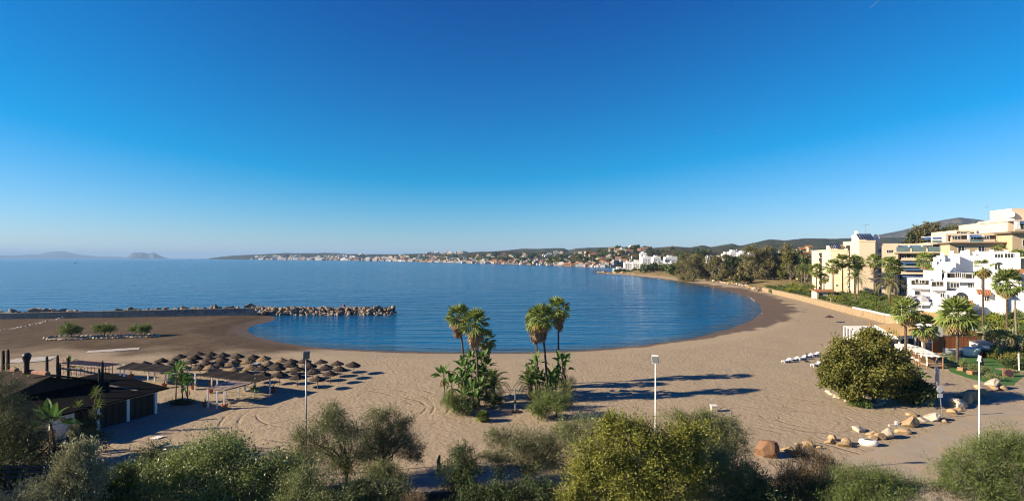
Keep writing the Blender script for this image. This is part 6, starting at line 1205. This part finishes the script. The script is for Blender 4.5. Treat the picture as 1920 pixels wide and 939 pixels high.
# cover behind: scrubby trees on the near slopes as separate trees
CR = []
for k in range(5):
    bl = [(0,0,.45,.42,.42,.36)]+[(.35*math.cos(a),.35*math.sin(a),.42+.15*math.sin(a*3+k),.28,.28,.26) for a in [j*1.26+k for j in range(5)]]
    P_, O_ = crown_pts(bl, 420, 6, .07); CR.append(leaves_mesh('crown', P_, O_, .20, .6, [L_DARK,L_EUC,L_DARK,L_GARDEN,L_TREE][k], .1))
TK = MB().tube([(0,0,-.3),(0,0,.35)], [.05,.03], 5).mesh('trunk', BARK)
def small_tree(loc, s_, lab, grp, k=None, name='tree', cat='tree'):
    t = thing(name, lab, cat, loc, rg.uniform(0,6), grp, 1); obj('crown', CR[rg.randrange(5) if k is None else k], t, s=(s_,s_,s_*rg.uniform(.8,1.15))); obj('trunk', TK, t, s=s_); return t
for k in range(110):
    px = rg.uniform(1160,1500); y = rg.uniform(520,1000)
    if LZ(X(px,y)-6,y) < .3: continue
    small_tree((X(px,y), y, max(0,LZ(X(px,y),y))-.3), rg.uniform(9,16), 'dark tree in the belt between the dry grass and the hills', 'trees between grass and hills')
for k in range(90):
    px = rg.uniform(1070,1330); p_ = NEAR.p(px, rg.random()**.8); small_tree(p_, rg.uniform(10,17), 'small dark tree on the near hillside above the bay', 'trees on the near hillside')
for k in range(110):
    px = rg.uniform(760,1130); p_ = FAR.p(px, .03+.5*rg.random()**1.6); small_tree(p_, rg.uniform(14,30), 'dark tree between the houses of the far shore', 'trees on the far shore')
for k in range(46):
    px = rg.uniform(1150,1275); y = rg.uniform(725,745); small_tree((X(px,y), y-(px-1150)*.12, .3), rg.uniform(3,6.5), 'low scrub bush along the shore before the white hotel', 'scrub before the hotel', name='bush', cat='shrub')
small_tree((X(1384,395),395,LZ(X(1384,395),395)), 10, 'single round bush on the dry grass field', None, 1, 'bush', 'shrub')
small_tree((X(1402,400),400,LZ(X(1402,400),400)), 7, 'thin dry bush on the grass field', None, 4, 'bush', 'shrub')
# ---- garden palms: (kind, crown px, crown py, base py, scale, label)
gp_ = 'palms in the apartment gardens'
def gpalm(kind, cx, cy, by, s_, lab, seed, d=None, **k):
    if d is None:
        d = 150.0
        for _ in range(40): d = F*(H-max(LZ(X(cx,d),d),0))/(by-HOR)*.5+d*.5
        d = min(d, 300 if cx < 1522 else 232+(cx%7) if cx < 1645 else 205)
    x = X(cx,d); z0 = LZ(x,d); h = Z(cy,d)-z0
    if kind == 'fan': return fan_palm(lab, (x,d,z0), h, s_*1.12, .24, k.pop('live',26), k.pop('dead',8), 3, (0,0), seed, gp_, .9)
    return date_palm(lab, (x,d,z0), h, s_*1.12, .3, k.pop('live',30), k.pop('meshes',None), 4, (0,0), seed, gp_)
for i, q in enumerate([('date',1503,505,534,1.25,'feathery palm, leftmost at the foot of the leftmost cream block',{}),('fan',1519,505,530,1.7,'short fan palm next to the leftmost feathery palm',{}),('fan',1531,506,552,1.85,'slim fan palm standing before the left edge of the leftmost cream block',{}),('fan',1545,520,553,1.35,'small slim fan palm just right of the one at the block edge',{}),
    ('fan',1562,499,547,2.0,'tall fan palm in front of the corner of the leftmost cream block',{}),('fan',1580,489,530,1.9,'tall fan palm between the two plain cream blocks',{}),('fan',1602,491,550,1.9,'left palm of the close pair before the second cream block',{}),('fan',1609,493,551,1.8,'right palm of the close pair before the second cream block',{}),('date',1604,520,573,1.25,'feathery palm in front of the close pair of fan palms',{}),
    ('fan',1639,490,524,1.9,'tall fan palm casting its shade on the second cream block',{}),('date',1668,530,580,1.65,'big golden-leaved feathery palm by the garden wall',{'meshes':[PIN[0],PING,PING]}),('fan',1669,495,540,1.8,'fan palm before the blue awnings, left one',{}),('fan',1678,500,545,1.6,'fan palm before the blue awnings, right one',{}),
    ('fan',1756,517,580,1.75,'tall thin fan palm in front of the left part of the white apartments',{'live':30}),('fan',1735,489,540,1.9,'fan palm rising left of the white apartments before the cream terraces',{'d':185}),('fan',1888,530,585,1.9,'large fan palm with thick trunk before the right part of the white apartments',{'live':34,'d':128}),
    ('fan',1698,582,642,1.6,'fan palm with slim trunk growing in front of the tan bar roof',{'d':106,'dead':12}),('fan',1734,612,656,1.45,'fan palm with shaggy trunk beside the tan bar roof',{'d':106,'dead':26}),('fan',1795,590,674,1.9,'big fan palm with brown hanging leaves in front of the brown board screen',{'d':101,'dead':30,'live':38})]): gpalm(*q[:6], 100+i, **q[6])
d = 131; x = X(1843,d); z0 = LZ(x,d); t = fan_palm('tall dying palm with brown drooping crown before the white apartments', (x,d,z0), Z(501,d)-z0, 1.5, .22, 8, 24, 16, (0,0), 140, gp_, .8)
for i, (px, py, s_, d) in enumerate([(1866,470,1.1,188),(1877,467,1.1,186),(1905,475,1.1,180),(1912,477,1.1,176)]):
    x = X(px,d); fan_palm(f'small palm top on the terrace behind the white apartments, {ORD[i]} from the left', (x,d,Z(py,d)-4.5), 4.5, s_, .15, 18, 4, 2, seed=150+i, group='terrace palms')
# ---- garden planting behind the wall and the bar
GK = [L_GARDEN, L_DARK, L_LIME, L_FINE, L_TREE]
for k in range(5):
    bl = [(0,0,.4,.5,.5,.4)]+[(.5*math.cos(a),.5*math.sin(a),.35+.12*math.sin(a*2+k),.34,.34,.32) for a in [j*1.05+k for j in range(6)]]
    P_, O_ = crown_pts(bl, 1300, 7, .06); GK[k] = leaves_mesh('crown', P_, O_, .13, .5, GK[k], .2)
gn = ['bright green','dark green','lime-yellow','fine-leaved green','olive']
def gshrub(px, py, wpx, hpx, k, where, d=None):
    if d is None:
        d = 150.0
        for _ in range(40): d = F*(H-max(LZ(X(px,d),d),0))/(py-HOR)*.5+d*.5
        d = min(d, 300 if px < 1522 else 236-(px%9) if px < 1645 else 200 if px < 1700 else 152)
    x = X(px,d); z0 = LZ(x,d); wv = wpx*d/F/1.6; hv = hpx*d/F/.85
    t = thing('shrub', f'{gn[k]} garden shrub {where}', 'shrub', (x,d,z0), rg.uniform(0,6), 'shrubs in the apartment gardens'); obj('crown', GK[k], t, s=(wv,wv,hv)); obj('trunk', TK, t, s=(wv,wv,hv*.8))
# hedge along the top of the stone wall
wp = [WALL[4], WALL[3], WALL[2], WALL[1]]
for a, b in zip(wp, wp[1:]):
    n = max(2, int((b-a).length/4.5)); s_ = Vector(((b-a).y, -(b-a).x, 0)).normalized(); s_ = s_ if s_.x > 0 else -s_
    for k in range(n):
        p_ = a.lerp(b, (k+.5)/n)+s_*rg.uniform(2.0,3.2); t = thing('hedge_bush', 'clipped green bush in the hedge along the top of the stone garden wall', 'shrub', (p_.x,p_.y,LZ(p_.x,p_.y)), rg.uniform(0,6), 'hedge along the garden wall')
        obj('crown', GK[rg.choice((0,1,1,3))], t, s=(2.6,2.6,rg.uniform(1.2,2.2))); obj('trunk', TK, t, s=1)
for px, py, wv, hv, k, wh in [(1462,548,18,9,1,'at the left end of the gardens above the stone wall'),(1448,543,14,9,3,'nearest the dry grass field'),(1487,538,20,14,2,'rounded and tall, left of the leftmost palms'),(1478,541,14,10,0,'beside the tall rounded one left of the palms'),(1500,545,20,9,1,'under the leftmost feathery palm'),(1515,545,24,16,3,'big and loose, before the leftmost cream block'),
    (1530,553,22,8,1,'in front of the slim fan palm'),(1570,540,30,13,1,'broad and dark under the tall corner palm'),(1585,549,30,12,1,'broad and dark left of the pool'),(1560,552,20,10,0,'behind the pool house'),(1600,545,18,10,0,'behind the pool'),(1620,540,20,14,0,'reddish-shaded under the second cream block'),(1632,528,24,12,1,'at the foot of the second cream block'),(1645,550,26,14,0,'between the pool and the golden palm'),
    (1615,568,18,12,1,'dark beside the end of the hedge'),(1636,572,26,16,0,'on the slope above the white coping'),(1655,575,22,12,3,'under the big golden palm'),(1680,578,26,16,0,'right of the big golden palm'),(1700,590,30,18,1,'behind the slim bar palm'),(1690,565,26,14,1,'below the grey-white tents'),(1728,572,40,13,1,'long and clipped below the white apartments'),(1750,578,30,14,4,'below the left of the white apartments'),(1735,588,30,10,2,'bright, right above the bar roof'),(1765,590,30,18,0,'behind the bar roof under the thin palm'),(1785,585,26,16,1,'below the arched white doorway'),
    (1690,540,26,12,0,'behind the tents below the awnings')]: gshrub(px,py,wv,hv,k,wh)
for px, py, wv, hv, k, d, wh in [(1815,612,34,24,0,128,'above the brown board screen'),(1845,600,36,22,2,132,'bright on the slope below the white apartments'),(1870,592,40,24,0,136,'high on the slope below the dying palm'),(1900,590,44,26,2,132,'bright on the slope at the right edge'),(1925,600,40,30,0,126,'at the right edge below the apartments'),(1830,635,36,26,1,118,'dark behind the grey shed'),(1855,632,30,20,4,118,'olive, left of the round-topped tree'),
    (1862,683,34,24,1,96,'dark and rounded at the back of the lawn'),(1885,676,40,28,1,98,'big and dark behind the lawn rocks'),(1915,690,44,34,1,92,'dark at the right edge beside the road'),(1905,655,44,26,1,106,'dark under the agaves at the right'),(1893,690,18,14,0,93,'spiky bright beside the white pole'),(1800,598,30,16,0,130,'behind the roof of the brown screen'),(1858,616,36,18,0,124,'below the big thick-trunked palm'),(1900,616,50,20,3,120,'below the tall wooden pole'),(1878,600,40,18,0,128,'in the thicket under the thick-trunked palm')]: gshrub(px,py,wv,hv,k,wh,d)
AGV = [paddle_leaf('agave_leaf', leafmat('agave_green', (.17,.21,.10), (.27,.30,.16), .2), 1.7, .2, .2, b_) for b_ in (.2,.6)]
# agaves and strelitzias on the bank
for i, (px, py, d) in enumerate([(1846,622,116),(1866,626,114),(1884,622,114),(1900,628,112),(1915,624,112),(1875,638,108),(1908,640,106),(1832,610,120),(1858,606,122),(1890,606,120)]):
    x = X(px,d); z0 = max(LZ(x,d),.2); banana(f'pale spiky-leaved plant on the bank above the lawn, {ORD[i]} of the group', (x,d,z0), [(0,0,Z(py,d)-z0 if 0 < Z(py,d)-z0 < 4 else 1.5)], .95, 200+i, 'spiky plants on the bank', 16, 6, 'agave_plant', 'plant', AGV)
# dragon tree with its flat dome
d = 104; b = Vector((X(1877,d),d,.2)); t = thing('dragon_tree', 'flat-domed dragon tree at the back of the green lawn', 'tree', b); hh = Z(634,d)-.2
P_ = np.stack([R.uniform(-1,1,3200), R.uniform(-1,1,3200)], 1); P_ = P_[np.hypot(P_[:,0],P_[:,1]) < 1]; rad = np.hypot(P_[:,0],P_[:,1]); zz = hh-.2+1.5*np.sqrt(np.maximum(0,1-rad**2))+R.uniform(-.5,.05,len(P_)); Q_ = np.stack([P_[:,0]*2.35, P_[:,1]*2.2, zz], 1); O_ = np.stack([P_[:,0]*.7,P_[:,1]*.7,np.ones(len(P_))], 1); O_ /= np.linalg.norm(O_,axis=1,keepdims=True)
obj('crown', leaves_mesh('crown', Q_, O_, .5, .14, L_GREY, .1, .5), t); mb = MB(); mb.tube([(0,0,-.3),(0,0,hh*.45)], [.42,.32], 9); limb_mb(mb, (0,0,hh*.45), [(1.5*math.cos(a),1.5*math.sin(a),hh+.3) for a in [j*.9 for j in range(7)]], .2); mb.build('trunk', BARK_PALE, t)
t = thing('wooden_pole', 'tall weathered wooden pole rising from the thicket at the right', 'pole', (X(1903,118),118,1)); MB().tube([(.35,0,0),(0,0,Z(563,118)-1)], [.22,.16], 8).build('pole', BARK_PALE, t); MB().lathe([(.17,0),(.2,.1),(0,.16)], 8, (0,0,Z(563,118)-1)).build('cap', GREYM, t)
b = W(1911,694); t = thing('wooden_pole', 'short white pole among the dark shrubs right of the lawn', 'pole', b); MB().tube([(0,0,-.2),(-.1,0,2.9)], .12, 8).build('pole', WHITE, t); MB().lathe([(.13,2.9),(.15,3.0),(0,3.05)], 8, (-.1,0,0)).build('cap', WHITE, t)

# ---- the gardens are full: more shrubs between the wall and the buildings, and a thicket on the bank at the right
def fill(n, pxr, dr, wr, hr, kinds, where, ok, smin=2.5):
    for k in range(n):
        for _ in range(30):
            px = rg.uniform(*pxr); d = rg.uniform(*dr); x = X(px,d); s_, st_ = front_dist(np.array([x]), np.array([d]))
            if s_[0] > smin and ok(px, d): break
        else: continue
        kk = rg.choice(kinds); wv = rg.uniform(*wr); hv = rg.uniform(*hr); t = thing('shrub', f'{gn[kk]} garden shrub {where}', 'shrub', (x,d,max(LZ(x,d),.02)), rg.uniform(0,6), 'shrubs '+where)
        obj('crown', GK[kk], t, s=(wv,wv,hv)); obj('trunk', TK, t, s=(wv,wv,hv*.8))
fill(95, (1440,1640), (190,300), (1.6,3.4), (1.4,3.4), (0,1,1,2,3,4), 'in the gardens before the cream blocks', lambda px, d: d < (232 if px > 1560 else 252 if px > 1520 else 330))
fill(60, (1600,1720), (150,215), (1.6,3.4), (1.6,3.6), (0,1,2,3,4), 'in the gardens around the golden palm', lambda px, d: px < 1690 or d < 158)
fill(70, (1700,1960), (118,154), (1.8,3.6), (1.8,4.0), (0,1,1,2,4,3), 'in the thicket below the white apartments', lambda px, d: d > 138 or px > 1800)
fill(40, (1838,1975), (96,118), (1.5,3.0), (1.4,3.2), (0,1,1,3,4), 'behind the lawn at the right edge', lambda px, d: d > 104 or px > 1890, -1e9)
# low dark growth added as the shade on the bank before the promenade wall
n = 30000; P_ = np.stack([R.uniform(-75,62,n), R.uniform(33,44.1,n), np.zeros(n)], 1); hh = .2+.9*fbm(P_[:,0]*.35, P_[:,1]*.35, 6); keep = (P_[:,0] < 22) | (P_[:,1] < 38); P_[:,2] = hh*R.rand(n)**.6; P_ = P_[keep]
O_ = np.tile(np.array([[0,0,1.]]), (len(P_),1)); struct(obj('shade_undergrowth', leaves_mesh('shade_undergrowth', P_, O_, .32, .28, L_DARK, .5, .8)), 'stuff')

# faint aircraft trails, high and far
for px, py, d, L_, a, lab in [(1641,7,16000,420,.75,'short faint aircraft trail at the top of the sky'),(1349,244,21000,420,.28,'tiny faint aircraft trail in the blue sky above the right hills')]:
    c = Vector((X(px,d),d,Z(py,d))); v = Vector((math.cos(a),0,math.sin(a)))*L_/2; mb = MB(); mb.tube([c-v, c-v*.4, c+v*.3, c+v], [2,5,4,1], 7); tag(mb.build('contrail', mat('trail_white', (.34,.36,.40), None, .002, 1)), lab, 'contrail')
# ---------------------------------------------------------------- haze
hz = MB().box((-43500, -40, -9), (43500, 46000, 440)).mesh('haze', None)
hm = bpy.data.materials.new('haze'); hm.use_nodes = True; ht = hm.node_tree; ht.nodes.clear()
ho = ht.nodes.new('ShaderNodeOutputMaterial'); pv = ht.nodes.new('ShaderNodeVolumePrincipled')
pv.inputs['Color'].default_value = (.34,.56,.87,1); pv.inputs['Density'].default_value = 4.4e-5; pv.inputs['Anisotropy'].default_value = 0
ht.links.new(pv.outputs[0], ho.inputs['Volume']); hz.materials.append(hm)
struct(obj('haze', hz), 'stuff')
print('SCRIPT', round(time.time()-T0, 1), 's', len(bpy.data.objects), 'objects')
